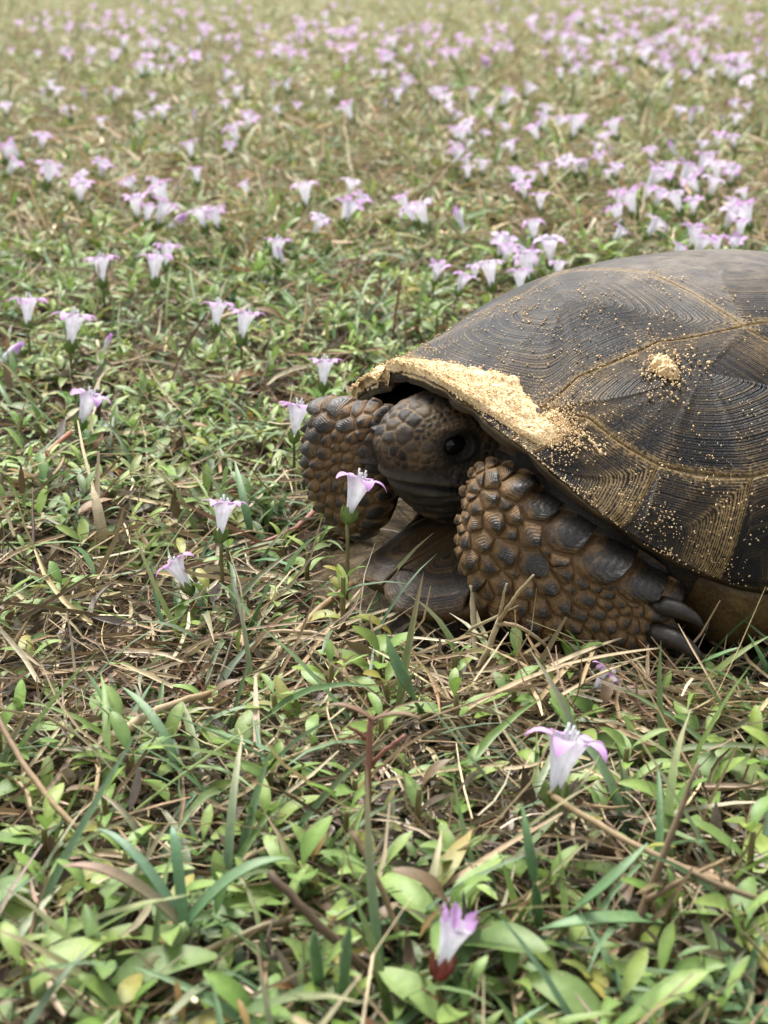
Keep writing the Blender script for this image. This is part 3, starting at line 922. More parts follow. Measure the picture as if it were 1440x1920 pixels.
    for i in range(len(hp)):
        if keep:
            kk = np.array(keep)
            if (np.linalg.norm(hp[kk] - hp[i], axis=1) < .8 * (cr[kk] + cr[i])).any(): continue
        keep.append(i)
    hp, cr = hp[keep], cr[keep]
    tone = rg.random(len(hp))
    hi = np.where(head > .01)[0]
    d1 = np.full(nv, 9.0); d2 = np.full(nv, 9.0); ci = np.zeros(nv, int)
    for ch in np.array_split(hi, max(1, len(hi) // 4000)):
        dd = np.linalg.norm(q[ch][:, None] - hp[None], axis=2) ** 2 - (cr ** 2)[None]
        o2 = np.argpartition(dd, 2, axis=1)[:, :2]
        v0 = np.take_along_axis(dd, o2, 1)
        sw = v0[:, 0] > v0[:, 1]
        first = np.where(sw, o2[:, 1], o2[:, 0]); second = np.where(sw, o2[:, 0], o2[:, 1])
        gap = np.abs(v0[:, 0] - v0[:, 1]) / (2 * np.linalg.norm(hp[first] - hp[second], axis=1) + 1e-9)
        d1[ch] = gap; ci[ch] = first
    x, y, z = q.T
    mouth_z = -.0046 - .15 * np.maximum(.0205 - x, 0) - .25 * np.maximum(.004 - x, 0)
    beak = sstep(.004, .012, x) * sstep(.0035, -.001, z)              # smooth horn round the mouth
    jaw = sstep(.000, -.003, z - mouth_z)
    plate = head * (1 - .8 * beak) * (1 - .55 * jaw)
    edge = np.exp(-(d1 / .00030) ** 2)
    bulge = np.clip(d1 / .0016, 0, 1)
    disp = plate * (bulge * .00040 - edge * .00040)
    mouth = head * np.exp(-((z - mouth_z) / .0009) ** 2) * sstep(-.012, -.004, x)
    disp -= mouth * .0020
    disp += head * sstep(.012, .017, x) * np.exp(-((z + .0026) / .0016) ** 2) * .0009
    disp += head * .0008 * np.exp(-((z - mouth_z - .0022) / .0014) ** 2) * sstep(-.012, 0, x)
    disp += head * .0006 * np.exp(-((z - mouth_z + .0024) / .0014) ** 2) * sstep(-.012, 0, x)
    # wrinkles on the jaw, throat and neck
    wr = np.sin(z * 2600 + fnoise(co * 90, 2) * 14 + x * 300)
    wr2 = np.sin((z + .25 * x) * 1500 + fnoise(co * 60, 2) * 9)
    disp += head * jaw * (wr * .00022 + wr2 * .00045) * sstep(.020, .004, x)
    nf1 = fnoise(co * 400, 3) - .5
    disp += nf1 * .0006
    for sg in (1, -1):                                               # nostrils
        nd_ = np.linalg.norm(q - np.array([.0238, .0030 * sg, .0082]), axis=1)
        disp -= head * .0012 * np.exp(-(nd_ / .0010) ** 2)
    eyed = np.minimum(np.linalg.norm((q - EYE) / [1.25, 2.0, .95], axis=1), np.linalg.norm((q - EYE * [1, -1, 1]) / [1.25, 2.0, .95], axis=1))
    disp += head * .0003 * np.exp(-((eyed - .0048) / .0008) ** 2)     # lids
    disp -= head * .0018 * sstep(.0042, .0034, eyed)
    co2 = co + nr * disp[:, None]
    out.vertices.foreach_set('co', co2.astype(np.float32).ravel())
    # colours, partly painted light and shade: dark plates, ochre skin between, black beak
    earth = np.array([.13, .074, .029]); dark = np.array([.014, .0115, .0095]); grey = np.array([.030, .024, .019])
    col = np.tile(np.array([.022, .015, .009]), (nv, 1))  # deep skin darkened, painted shade between leg and shell
    for LG in (LEG_N, LEG_F):
        w_ = co - LG['O']; s_, t_, n_ = w_ @ LG['a'], w_ @ LG['b'], w_ @ LG['n']
        mk = (sstep(1.08, .98, leg_k(LG, s_, t_)) * sstep(-.003, .003, n_))[:, None]
        col = col * (1 - mk) + earth * mk
    tn = tone[ci][:, None]
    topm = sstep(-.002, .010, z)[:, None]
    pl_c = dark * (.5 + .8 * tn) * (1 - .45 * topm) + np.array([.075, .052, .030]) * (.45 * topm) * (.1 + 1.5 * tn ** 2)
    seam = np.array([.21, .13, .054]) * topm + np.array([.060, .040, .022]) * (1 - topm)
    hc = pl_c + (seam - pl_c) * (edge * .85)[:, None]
    fleck = sstep(.50, .66, fnoise(co * 170 + 9, 3))[:, None] * sstep(-.006, .004, z)[:, None]
    hc = hc * (1 - .42 * fleck) + np.array([.16, .10, .042]) * .42 * fleck
    hc = hc + (grey * (.7 + .6 * fnoise(co * 300 + 3, 3))[:, None] - hc) * np.clip(beak * .8 + jaw * .5, 0, 1)[:, None]
    thr_ = (head * sstep(-.012, -.021, z) * sstep(.45, .6, fnoise(co * 220 + 40, 3)))[:, None]
    hc = hc * (1 - .5 * thr_) + np.array([.12, .075, .035]) * .5 * thr_
    lid = sstep(.0085, .0055, eyed)[:, None]
    hc = hc * (1 - .92 * lid) + np.array([.004, .0035, .003]) * .92 * lid
    hc = hc * (1 - .92 * np.clip(mouth * 1.3, 0, 1)[:, None])  # groove shade put into the colour along the mouth
    lip = head * np.exp(-((z - mouth_z - .0022) / .0010) ** 2) * sstep(-.012, 0, x) + head * np.exp(-((z - mouth_z + .0022) / .0010) ** 2) * sstep(-.012, 0, x)
    hc = hc + np.array([.030, .023, .016]) * lip[:, None]  # lip edges lightened as if lit, setting off the mouth
    col = col * (1 - head[:, None]) + hc * head[:, None]
    a = out.attributes.new('Col', 'FLOAT_COLOR', 'POINT')
    c4 = np.ones((nv, 4), np.float32); c4[:, :3] = np.clip(col, 0, 1)
    a.data.foreach_set('color', c4.ravel())
    out.polygons.foreach_set('use_smooth', np.ones(len(out.polygons), bool))
    out.materials.clear()
    return out
body = link('body', build_body(), M['skin'], tortoise)

def uvs(name, c, r, mat, parent):
    bm = bmesh.new(); bmesh.ops.create_uvsphere(bm, u_segments=28, v_segments=18, radius=1)
    me = bpy.data.meshes.new(name)
    for v in bm.verts: v.co = Vector(c) + Vector((v.co.x * r[0], v.co.y * r[1], v.co.z * r[2]))
    for f in bm.faces: f.smooth = True
    bm.to_mesh(me); bm.free()
    return link(name, me, mat, parent)
for sg in (1, -1):
    ec = HC + EYE * np.array([1, sg, 1]) + np.array([.0, -.0052 * sg, .0])
    uvs('eye', ec, (.0058, .0050, .0046), M['eye'], tortoise)
def claw(LG, pts, off, w):
    P = [LG['O'] + s * 1e-4 * LG['a'] + t * 1e-4 * LG['b'] + o * LG['n'] for (s, t), o in zip(pts, off)]
    B = []
    P = np.array(P)
    for i in range(len(P) - 1):
        for k in np.linspace(0, 1, 4, endpoint=False): B.append(P[i] * (1 - k) + P[i + 1] * k)
    B.append(P[-1]); B = np.array(B)
    B[1:-1] = (B[:-2] + 2 * B[1:-1] + B[2:]) / 4
    rad = w * (1 - np.linspace(0, 1, len(B)) ** 1.6 * .92)
    V, F = tube_np(B, rad, 14)
    link('claw', mesh_np('claw', V, F), M['claw'], tortoise)
claw(LEG_N, [(-95, 126), (-18, 116), (34, 94), (74, 46)], [.009, .013, .013, .010], .0034)
claw(LEG_N, [(-90, 34), (-10, 22), (43, -12), (76, -60)], [.009, .014, .015, .012], .0038)

# ------------------------------------------------------------------ sand lying on the shell
def build_sand():
    Vs, Fs, base = [], [], 0
    def sheet(P, Q, thick):
        nonlocal base
        Sp, Np = shell_S(P, Q), shell_N(P, Q)
        V = Sp + Np * thick[..., None]
        n, m_ = P.shape
        idx = np.arange(n * m_).reshape(n, m_) + base
        F = np.stack([idx[:-1, :-1], idx[:-1, 1:], idx[1:, 1:], idx[1:, :-1]], -1).reshape(-1, 4)
        tk = np.stack([thick[:-1, :-1], thick[:-1, 1:], thick[1:, 1:], thick[1:, :-1]], -1).reshape(-1, 4)
        F = F[tk.max(1) > -.0006]
        Vs.append(V.reshape(-1, 3)); Fs.append(F); base += n * m_
    # drift over the front rim
    ph, tt = np.meshgrid(np.radians(np.linspace(-44, 40, 330)), np.linspace(.56, .995, 160), indexing='ij')
    P, Q = tt * np.cos(ph), tt * np.sin(ph)
    dg = np.degrees(ph)
    lo = np.interp(dg, [-44, -34, -17, -4, 5, 14, 21, 26, 30, 36, 40], [.95, .89, .80, .765, .705, .635, .635, .66, .66, .62, .62])
    hi = np.interp(dg, [-44, -30, 0, 8, 16, 24, 28, 33, 40], [.985, .992, .985, .955, .90, .86, .84, .76, .70])
    nb = fnoise(np.stack([P * 28, Q * 28, P * 0], -1), 4) - .5
    nf = fnoise(np.stack([P * 160, Q * 160, P * 0 + 3], -1), 3) - .5
    m_ = np.minimum((tt - lo), (hi - tt) * 2.0) + nb * .10
    mask = sstep(-.02, .07, m_) * sstep(-44, -38, dg) * (1 - .55 * sstep(26, 33, dg)) 
    thick = (.0034 - .0018 * sstep(10, 26, dg)) * mask + nb * .0022 * mask + nf * .0009 * mask - .0012 * sstep(.12, .0, mask) - .0012 * sstep(30, 36, dg) * (nf < .05)
    sheet(P, Q, thick)
    drift = (P, Q, thick)
    # small heap on the flank plate and crumbs beside it
    for (hp_, hq_, hr, hh) in ((.262, .322, .036, .0034), (.195, .352, .010, .0018), (.18, .362, .008, .0014)):
        a, b = np.meshgrid(np.linspace(-1.4, 1.4, 70), np.linspace(-1.4, 1.4, 70), indexing='ij')
        P, Q = hp_ + a * hr * .8, hq_ + b * hr
        nb2 = fnoise(np.stack([P * 60, Q * 60, P * 0 + hr * 99], -1), 3) - .5
        nf2 = fnoise(np.stack([P * 240, Q * 240, P * 0], -1), 2) - .5
        mk = sstep(1.05, .4, np.hypot(a, b) + nb2 * 1.3)
        sheet(P, Q, hh * mk + nf2 * .0018 * mk - .0012 * (mk < .04))
    # grains
    rg = np.random.default_rng(21)
    ico = np.array([(1, 0, 0), (-1, 0, 0), (0, 1, 0), (0, -1, 0), (0, 0, 1), (0, 0, -1)], float)
    icf = np.array([(0, 2, 4), (2, 1, 4), (1, 3, 4), (3, 0, 4), (2, 0, 5), (1, 2, 5), (3, 1, 5), (0, 3, 5)])
    pts = []
    def gr(P, Q, z, s):
        pts.append((P, Q, z, s))
    for _ in range(2600):                                           # on and around the drift
        i, j = rg.integers(0, drift[0].shape[0]), rg.integers(0, drift[0].shape[1])
        th_ = drift[2][i, j]
        if th_ > .0005 or (rg.random() < .28 and drift[1][i, j] > .12): gr(drift[0][i, j], drift[1][i, j], max(th_, .0002), .00018 + .00022 * rg.random())
    for _ in range(500):                                            # spill round the flank heap
        r_, a_ = abs(rg.normal()) * .05, rg.random() * 6.283
        gr(.262 + r_ * math.cos(a_), .322 + r_ * math.sin(a_) * 1.1, .0009, .00022 + .00028 * rg.random())
    nsc = 0
    for _ in range(750):                                            # dusting where the drift thins out
        a_, t_ = rg.normal(30.5, 2.6), rg.normal(.68, .07)
        if t_ < .95 and a_ < 40: gr(t_ * math.cos(R(a_)), t_ * math.sin(R(a_)), .0003, .00016 + .0002 * rg.random())
    while nsc < 3300:                                               # thin scatter, thicker on the back and low on the flank
        t_, a_ = math.sqrt(rg.random()), (rg.random() * 150 - 50)
        P, Q = t_ * math.cos(R(a_)), t_ * math.sin(R(a_))
        d_ = float(vnoise(np.array([P * 22, Q * 22, 2.0])))
        p_ = .05 + .9 * max(0, d_ - .45)
        if abs(Q) < .26 and P < .45: p_ += .28 * d_
        if t_ > .74 and 24 < a_ < 62: p_ += .55 * max(0, d_ - .3)
        if rg.random() < p_:
            gr(P, Q, .0003, .00014 + .00026 * rg.random() ** 2); nsc += 1
    pts = np.array(pts)
    Sg, Ng = shell_S(pts[:, 0], pts[:, 1]), shell_N(pts[:, 0], pts[:, 1])
    cg = Sg + Ng * (pts[:, 2] + .0008)[:, None]
    jit = 1 + .45 * rg.standard_normal((len(pts), 6, 1)).clip(-1, 1)
    rot = rg.standard_normal((len(pts), 3, 3)); rot, _ = np.linalg.qr(rot)
    GV = cg[:, None] + np.einsum('nij,kj->nki', rot, ico) * jit * pts[:, 3][:, None, None]
    tri = (icf[None] + (np.arange(len(pts)) * 6)[:, None, None]).reshape(-1, 3)
    V1_, F1_ = np.concatenate(Vs), np.concatenate(Fs)
    F1_ = np.concatenate([F1_[:, [0, 1, 2]], F1_[:, [0, 2, 3]]])
    V = np.concatenate([V1_, GV.reshape(-1, 3)]); F = np.concatenate([F1_, tri + len(V1_)])
    return mesh_np('sand', V, F)
sand = link('sand', build_sand(), M['sand'])
sand.location = tortoise.location; sand.rotation_euler = tortoise.rotation_euler
tag(sand, 'golden sand drifted over the front rim and sprinkled across the shell', 'sand', kind='stuff')

# ------------------------------------------------------------------ vegetation: ribbons (blades, straws, leaves) built in bulk
def ribbons(base, az, el, length, width, bend, prof, fold=.25, roll=0.0, yaw=0.0, S=None):
    """n curved strips with a folded midrib -> verts (n,S+1,3,3), faces"""
    n = len(base); S = len(prof) - 1
    ds = (length / S)[:, None]
    s = (np.arange(S) + .5) / S
    elv = el[:, None] - bend[:, None] * s[None]
    azv = az[:, None] + (np.broadcast_to(yaw, (n,))[:, None]) * s[None]
    step = np.stack([np.cos(azv) * np.cos(elv), np.sin(azv) * np.cos(elv), np.sin(elv)], -1) * ds[..., None]
    mid = np.concatenate([base[:, None], base[:, None] + np.cumsum(step, 1)], 1)
    tan = np.concatenate([step[:, :1], step], 1); tan = tan / np.linalg.norm(tan, axis=-1, keepdims=True)
    side0 = np.stack([-np.sin(az), np.cos(az), np.zeros(n)], -1)[:, None] * np.ones((1, S + 1, 1))
    nrm = np.cross(tan, side0)
    rl = np.broadcast_to(roll, (n,))[:, None, None]
    side = side0 * np.cos(rl) + nrm * np.sin(rl)
    nrm = np.cross(tan, side)
    hw = (width[:, None] * np.asarray(prof)[None])[..., None] * .5
    fo = np.broadcast_to(fold, (n,))[:, None, None]
    Lf = mid - side * hw * np.cos(fo) + nrm * hw * np.sin(fo)
    Rt = mid + side * hw * np.cos(fo) + nrm * hw * np.sin(fo)
    V = np.stack([Lf, mid, Rt], 2)
    k = np.arange(S)[:, None] * 3
    q = np.array([[0, 1, 4, 3], [1, 2, 5, 4]])
    Fq = (k[:, None] + q[None]).reshape(-1, 4)
    Fq = (Fq[None] + (np.arange(n) * (S + 1) * 3)[:, None, None]).reshape(-1, 4)
    return V, Fq

def rib_cols(c0, c1, S, n, mid_light=1.12, power=1.5):
    """colour per strip from base c0 to tip c1, paler midrib"""
    s = (np.linspace(0, 1, S + 1) ** power)[None, :, None]
    c = c0[:, None] * (1 - s) + c1[:, None] * s
    c = np.repeat(c[:, :, None], 3, 2)
    c[:, :, 1] *= mid_light
    return c

class Pile:
    def __init__(self): self.V, self.F, self.C, self.n = [], [], [], 0
    def add(self, V, F, C):
        self.V.append(V.reshape(-1, 3)); self.F.append(F + self.n); self.C.append(np.asarray(C).reshape(-1, 3)); self.n += V.size // 3
    def build(self, name, mat):
        return link(name, mesh_np(name, np.concatenate(self.V), np.concatenate(self.F), np.concatenate(self.C)), mat)

LEAFP = [.10, .58, .92, 1.0, .92, .66, .14]
LEAFP4 = [.12, .85, 1.0, .62, .02]
BLADEP = [.75, 1.0, .98, .85, .55, .04]
STRAWP = [.8, 1.0, .9, .4]
lerp = lambda a, b, t: np.asarray(a) * (1 - t[:, None]) + np.asarray(b) * t[:, None]
def pick(cols, n, rg, jit=.12, wts=None):
    c = np.array(cols, float)[rg.choice(len(cols), n, p=wts)]
    return np.clip(c * (1 + jit * rg.standard_normal((n, 1))) * (1 + .05 * rg.standard_normal((n, 3))), .004, .9)

GREENS = [(.145, .226, .056), (.180, .266, .066), (.105, .178, .052), (.210, .285, .082), (.080, .142, .045), (.235, .245, .080)]
BLUEGR = [(.125, .215, .100), (.15, .235, .12), (.11, .19, .075), (.17, .25, .09)]
STRAWC = [(.42, .32, .185), (.52, .42, .265), (.30, .21, .115), (.19, .13, .072), (.36, .28, .175), (.60, .51, .36)]
DEADC = [(.135, .095, .056), (.085, .058, .036), (.20, .15, .095), (.25, .21, .155)]

def near_tortoise(x, y, grow=0.0):
    u, v = tort_uv(x, y)
    a = np.where(u < 0, A_R, A_F) * .93 + grow
    ins = (np.abs(u / a) ** 2.3 + np.abs(v / (B_H * .90 + grow)) ** 2.3) < 1
    lobe = (u > 0) & (u < .128 + grow) & (v > -.012 - grow) & (v < .033 + grow)
    legn = (u > -.0 - grow) & (u < .112 + grow) & (v > .02) & (v < .083 + grow) & (u + v * .98 < .172 + grow)
    legf = (u > 0) & (u < .135 + grow) & (v < -.008) & (v > -.055 - grow)
    return ins | lobe | legn | legf

def scatter(n, y0, y1, pw, rg, grow=0.0, spread=.31, base=.14):
    """points over the meadow, thinning with distance"""
    out = []
    tot = 0
    while tot < n:
        q = rg.random(n)
        if abs(pw - 1) < 1e-6: y = y0 * (y1 / y0) ** q
        else: y = (y0 ** (1 - pw) + q * (y1 ** (1 - pw) - y0 ** (1 - pw))) ** (1 / (1 - pw))
        hw_ = spread * y + base
        r1_ = rg.random(n) * 2 - 1
        x = np.where(rg.random(n) < .80, r1_ * hw_, np.sign(r1_) * hw_ + r1_ * (.55 * y + .30))
        k = ~near_tortoise(x, y, grow)
        p = np.stack([x[k], y[k]], -1); out.append(p); tot += len(p)
    return np.concatenate(out)[:n]

def patch(x, y, f, s=0.0):
    return fnoise(np.stack([x * f, y * f, x * 0 + s], -1), 2)

rv = np.random.default_rng(101)
# ---- dead thatch lying on the soil
thatch = Pile()
def add_straw(n, y0, y1, pw, lmin, lmax, w0, w1, zmax, cols, elmax=.25, grow=0.0, wts=None, prof=STRAWP):
    p = scatter(n, y0, y1, pw, rv, grow)
    sc = np.clip(p[:, 1] / .7, 1, 2.6) ** .6
    z = ground_z(p[:, 0], p[:, 1]) + rv.random(n) ** 1.6 * zmax + .001
    L = (lmin + (lmax - lmin) * rv.random(n) ** 1.7) * sc
    W = (w0 + (w1 - w0) * rv.random(n) ** 2) * sc
    el = rv.normal(0, elmax, n)
    V, F = ribbons(np.column_stack([p, z]), rv.random(n) * 6.283, el, L, W, rv.normal(0, .5, n), prof, fold=.5 + .3 * rv.random(n), roll=rv.normal(0, .9, n), yaw=rv.normal(0, .7, n))
    c = pick(cols, n, rv, .2, wts)
    thatch.add(V, F, rib_cols(c, c * (.75 + .5 * rv.random((n, 1))), len(prof) - 1, n, 1.0))
add_straw(17000, .22, 1.1, .6, .010, .040, .0006, .0018, .006, DEADC + STRAWC[2:5], grow=.004)
add_straw(8500, .22, 1.1, .6, .015, .055, .0007, .0024, .014, STRAWC, .25, grow=.010)
add_straw(7500, .22, .9, .4, .006, .018, .0025, .0065, .011, DEADC + [(.20, .17, .14), (.28, .24, .20)], .6, grow=.006, prof=LEAFP4)          # crumpled dead leaves
add_straw(27000, 1.1, 8.0, 1.2, .012, .038, .0014, .0034, .020, STRAWC[:2] + STRAWC[4:] + STRAWC[:1], .35, prof=[.8, 1, .5])
def litter_patches():
    for c_, r_ in [(at(900, 1560, 0), .034), (at(560, 1480, 0), .026), (at(1180, 1640, 0), .030), (at(250, 1320, 0), .035)]:
        add_straw_at(420, c_.x, c_.y, r_ * .9, r_ * .8, .006, .030, .0006, .0018, .012, STRAWC + DEADC)
        add_straw_at(260, c_.x, c_.y, r_ * .9, r_ * .8, .005, .014, .002, .005, .010, DEADC + [(.22, .19, .16), (.30, .26, .22)], LEAFP4)
def add_straw_at(n, cx, cy, sx, sy, lmin, lmax, w0, w1, zmax, cols, prof=STRAWP):
    x, y = rv.normal(cx, sx, n * 2), rv.normal(cy, sy, n * 2)
    k = ~near_tortoise(x, y, .0) & (y > .22); x, y = x[k][:n], y[k][:n]; n = len(x)
    z = ground_z(x, y) + .002 + rv.random(n) ** 1.3 * zmax
    L = lmin + (lmax - lmin) * rv.random(n) ** 1.5; W = w0 + (w1 - w0) * rv.random(n) ** 2
    V, F = ribbons(np.column_stack([x, y, z]), rv.random(n) * 6.283, rv.normal(.05, .28, n), L, W, rv.normal(.1, .4, n), prof, fold=.5 + .3 * rv.random(n), roll=rv.normal(0, .9, n), yaw=rv.normal(0, .5, n))
    c = pick(cols, n, rv, .2)
    thatch.add(V, F, rib_cols(c, c * (.8 + .5 * rv.random((n, 1))), len(prof) - 1, n, 1.0))
add_straw_at(800, -.08, .45, .09, .07, .012, .05, .0008, .0026, .014, STRAWC)
add_straw_at(900, .06, .415, .045, .015, .012, .045, .0008, .0026, .014, STRAWC)
litter_patches()
th = thatch.build('dry_thatch', M['straw'])
tag(th, 'matted dry straw and dead leaves between the green plants', 'thatch', kind='stuff')

# ---- green grass blades
grass = Pile()
def add_grass(n, y0, y1, pw, lmin, lmax, w0, w1, cols, grow=.004, prof=BLADEP):
    p = scatter(int(n * 1.8), y0, y1, pw, rv, grow)
    k = patch(p[:, 0], p[:, 1], 9, 3.0) + .25 * rv.random(len(p)) > .56
    p = p[k][:n]; n = len(p)
    sc = np.clip(p[:, 1] / .8, 1, 2.5) ** .5
    z = ground_z(p[:, 0], p[:, 1]) + rv.random(n) * .006
    L = (lmin + (lmax - lmin) * rv.random(n) ** 1.4) * sc
    W = (w0 + (w1 - w0) * rv.random(n)) * sc
    V, F = ribbons(np.column_stack([p, z]), rv.random(n) * 6.283, .25 + 1.0 * rv.random(n), L, W, .2 + 1.3 * rv.random(n), prof, fold=.3 + .2 * rv.random(n), roll=rv.normal(0, .25, n), yaw=rv.normal(0, .4, n))
    c = pick(cols, n, rv, .15)
    tip = np.where(rv.random((n, 1)) < .3, pick(STRAWC, n, rv, .1), c * 1.05)
    grass.add(V, F, rib_cols(c, tip, len(prof) - 1, n, .9, 2.2))
add_grass(3300, .23, 1.2, .7, .018, .055, .0013, .0030, BLUEGR + GREENS[:3])
add_grass(420, .25, .48, .3, .03, .060, .0016, .0034, BLUEGR + GREENS[:2], grow=.02)
add_grass(9000, 1.2, 8.0, 1.2, .02, .05, .0025, .005, [(.19, .235, .085), (.25, .265, .115), (.29, .28, .135), (.165, .22, .07)], prof=[.8, 1, .7, .05])
gr = grass.build('grass', M['leaf_mass'])
tag(gr, 'short green grass blades growing through the thatch', 'grass', kind='stuff')

# ---- low leafy ground cover: small rosettes
cover = Pile()
LIT = [(at(900, 1560, 0), .034), (at(560, 1480, 0), .026), (at(1180, 1640, 0), .030), (at(420, 1690, 0), .018), (at(250, 1320, 0), .035)]
def littery(x, y):
    return sum(np.exp(-((x - c_.x) ** 2 + (y - c_.y) ** 2) / r_ ** 2) for c_, r_ in LIT)
def strawy(x, y):
    return np.exp(-((x + .08) / .13) ** 2 - ((y - .47) / .10) ** 2)
def add_cover(n, y0, y1, pw, l0, l1, thr, cols, prof, nl=(4, 8), grow=.006, hmax=.016):
    p = scatter(int(n * 2.2), y0, y1, pw, rv, grow)
    k = patch(p[:, 0], p[:, 1], 7.5, 8.0) * .75 + .25 * patch(p[:, 0], p[:, 1], 30, 2.0) + .12 * rv.random(len(p)) > thr - .05 * strawy(p[:, 0], p[:, 1]) + .16 * littery(p[:, 0], p[:, 1])
    p = p[k][:n]; n = len(p)
    cnt = rv.integers(nl[0], nl[1] + 1, n)
    rep = np.repeat(np.arange(n), cnt); m_ = len(rep)
    sc = (np.clip(p[:, 1] / .8, 1, 2.6) ** .55)[rep]
    kk = np.concatenate([np.arange(c) for c in cnt])
    az = (rv.random(n) * 6.283)[rep] + kk * 1.571 + (kk // 2 % 2) * .4 + rv.normal(0, .25, m_)
    hz = (.003 + hmax * rv.random(n))[rep]
    lv = kk / np.maximum(cnt[rep] - 1, 1)
    tilt = rv.normal(0, .004, (n, 2))[rep]
    b = np.column_stack([p[rep] + tilt * lv[:, None], ground_z(p[rep][:, 0], p[rep][:, 1]) + hz * (.3 + .7 * lv)])
    L = (l0 + (l1 - l0) * rv.random(n))[rep] * (1.05 - .45 * lv) * (.8 + .4 * rv.random(m_)) * sc
    W = L * (.22 + .14 * rv.random(m_))
    el = .15 + .75 * lv + rv.normal(0, .22, m_)
    V, F = ribbons(b, az, el, L, W, .3 + .5 * rv.random(m_), prof, fold=.22 + .2 * rv.random(m_), roll=rv.normal(0, .25, m_))
    c = pick(cols, n, rv, .16)[rep] * (.88 + .24 * rv.random((m_, 1))) * (.9 + .3 * lv[:, None])
    bad = rv.random((m_, 1)) < .07
    c = np.where(bad, pick([(.30, .26, .07), (.26, .17, .06), (.20, .11, .05)], m_, rv), c)
    cover.add(V, F, rib_cols(c, c * np.array([1.08, 1.02, .9]), len(prof) - 1, m_, 1.15))
    if y0 < 1:                                                       # creeping stems between the rosettes
        pz = np.column_stack([p, ground_z(p[:, 0], p[:, 1]) + .001])
        V, F = ribbons(pz, rv.random(n) * 6.283, .1 + .5 * rv.random(n), .012 + .03 * rv.random(n), .0011 + .0006 * rv.random(n), rv.normal(.3, .4, n), [1, 1, .95, .9, .7], fold=.9, yaw=rv.normal(0, .6, n))
        cs = pick([(.22, .10, .06), (.18, .16, .06), (.26, .15, .08)], n, rv)
        cover.add(V, F, rib_cols(cs, cs, 4, n, 1.0))
add_cover(430, .22, .46, .3, .010, .017, .54, GREENS, LEAFP, grow=.010)
add_cover(1500, .44, 1.15, .55, .010, .018, .45, GREENS, LEAFP, grow=.010)
add_cover(1000, .55, 1.35, .5, .012, .021, .45, GREENS[:4] + GREENS[3:4], LEAFP, grow=.012)
add_cover(5600, 1.1, 3.0, 1.0, .010, .016, .44, GREENS + [(.25, .24, .09), (.28, .25, .11)], LEAFP4, nl=(4, 6))
add_cover(5600, 3.0, 8.0, 1.0, .011, .016, .42, [(.215, .255, .095), (.27, .275, .122), (.165, .215, .073), (.30, .285, .145)], [.3, 1, .5, .02], nl=(3, 5))
cv = cover.build('ground_cover', M['leaf_mass'])
tag(cv, 'low mass of small green leaves covering the meadow', 'ground cover', kind='stuff')

# ------------------------------------------------------------------ leafy plants one can pick out, each with its leaves
def leaf_mesh(seed):
    rg = np.random.default_rng(seed)
    one = np.ones(1)
    wd = .23 + .17 * rg.random()
    V, F = ribbons(np.zeros((1, 3)), 0 * one, (.1 + .1 * rg.random()) * one, one, wd * one, (.45 + .6 * rg.random()) * one, [.10, .40, .74, .94, 1.0, .96, .82, .56, .14], fold=.16 + .22 * rg.random(), roll=rg.normal(0, .12), yaw=rg.normal(0, .25))
    V = V.reshape(-1, 3, 3)
    V[:, 0, 2] += .018 * np.sin(np.linspace(0, 9, len(V)) + rg.random() * 6); V[:, 2, 2] += .018 * np.sin(np.linspace(0, 8, len(V)) + rg.random() * 6)
    c0 = np.array([[(.190, .285, .074), (.222, .315, .090), (.155, .240, .068)][seed % 3]])
    C = rib_cols(c0, c0 * np.array([1.1, 1.03, .85]), 8, 1, 1.22)
    me = mesh_np('leaf', V.reshape(-1, 3), F, C)
    me.materials.append(M['leaf'])
    return me
LEAVES = [leaf_mesh(40 + i) for i in range(12)]
YL0 = np.array([[.34, .33, .07]])
def tinted_leaf(c0, c1, seed, wd=.36):
    me = LEAVES[seed % 12].copy()
    a = me.attributes['Col']
    C = rib_cols(np.array([c0]), np.array([c1]), 8, 1, 1.15)
    c4 = np.ones((27, 4), np.float32); c4[:, :3] = C.reshape(-1, 3)
    a.data.foreach_set('color', c4.ravel())
    me.materials.clear(); me.materials.append(M['leaf_mass'])
    return me
YLEAF = tinted_leaf((.26, .30, .06), (.34, .27, .07), 2)
BLEAF = tinted_leaf((.16, .10, .05), (.20, .14, .08), 5)
def stem_mesh(name, pts, r0, r1, c0, c1, n=6):
    P = np.array([tuple(p) for p in pts], float)
    V, F = tube_np(P, np.linspace(r0, r1, len(P)), n)
    t = np.concatenate([np.repeat(np.linspace(0, 1, len(P)), n), [0, 1]])[:, None]
    return mesh_np(name, V, F, np.array(c0) * (1 - t) + np.array(c1) * t)
STEMS = [stem_mesh('stem', bez((0, 0, -.2), (.1, .1, .5), (0, .05, 1)), .10, .07, (.20, .08, .05), (.17, .16, .055)) for _ in range(1)]
for s_ in STEMS: s_.materials.append(M['stem'])
rp = np.random.default_rng(77)
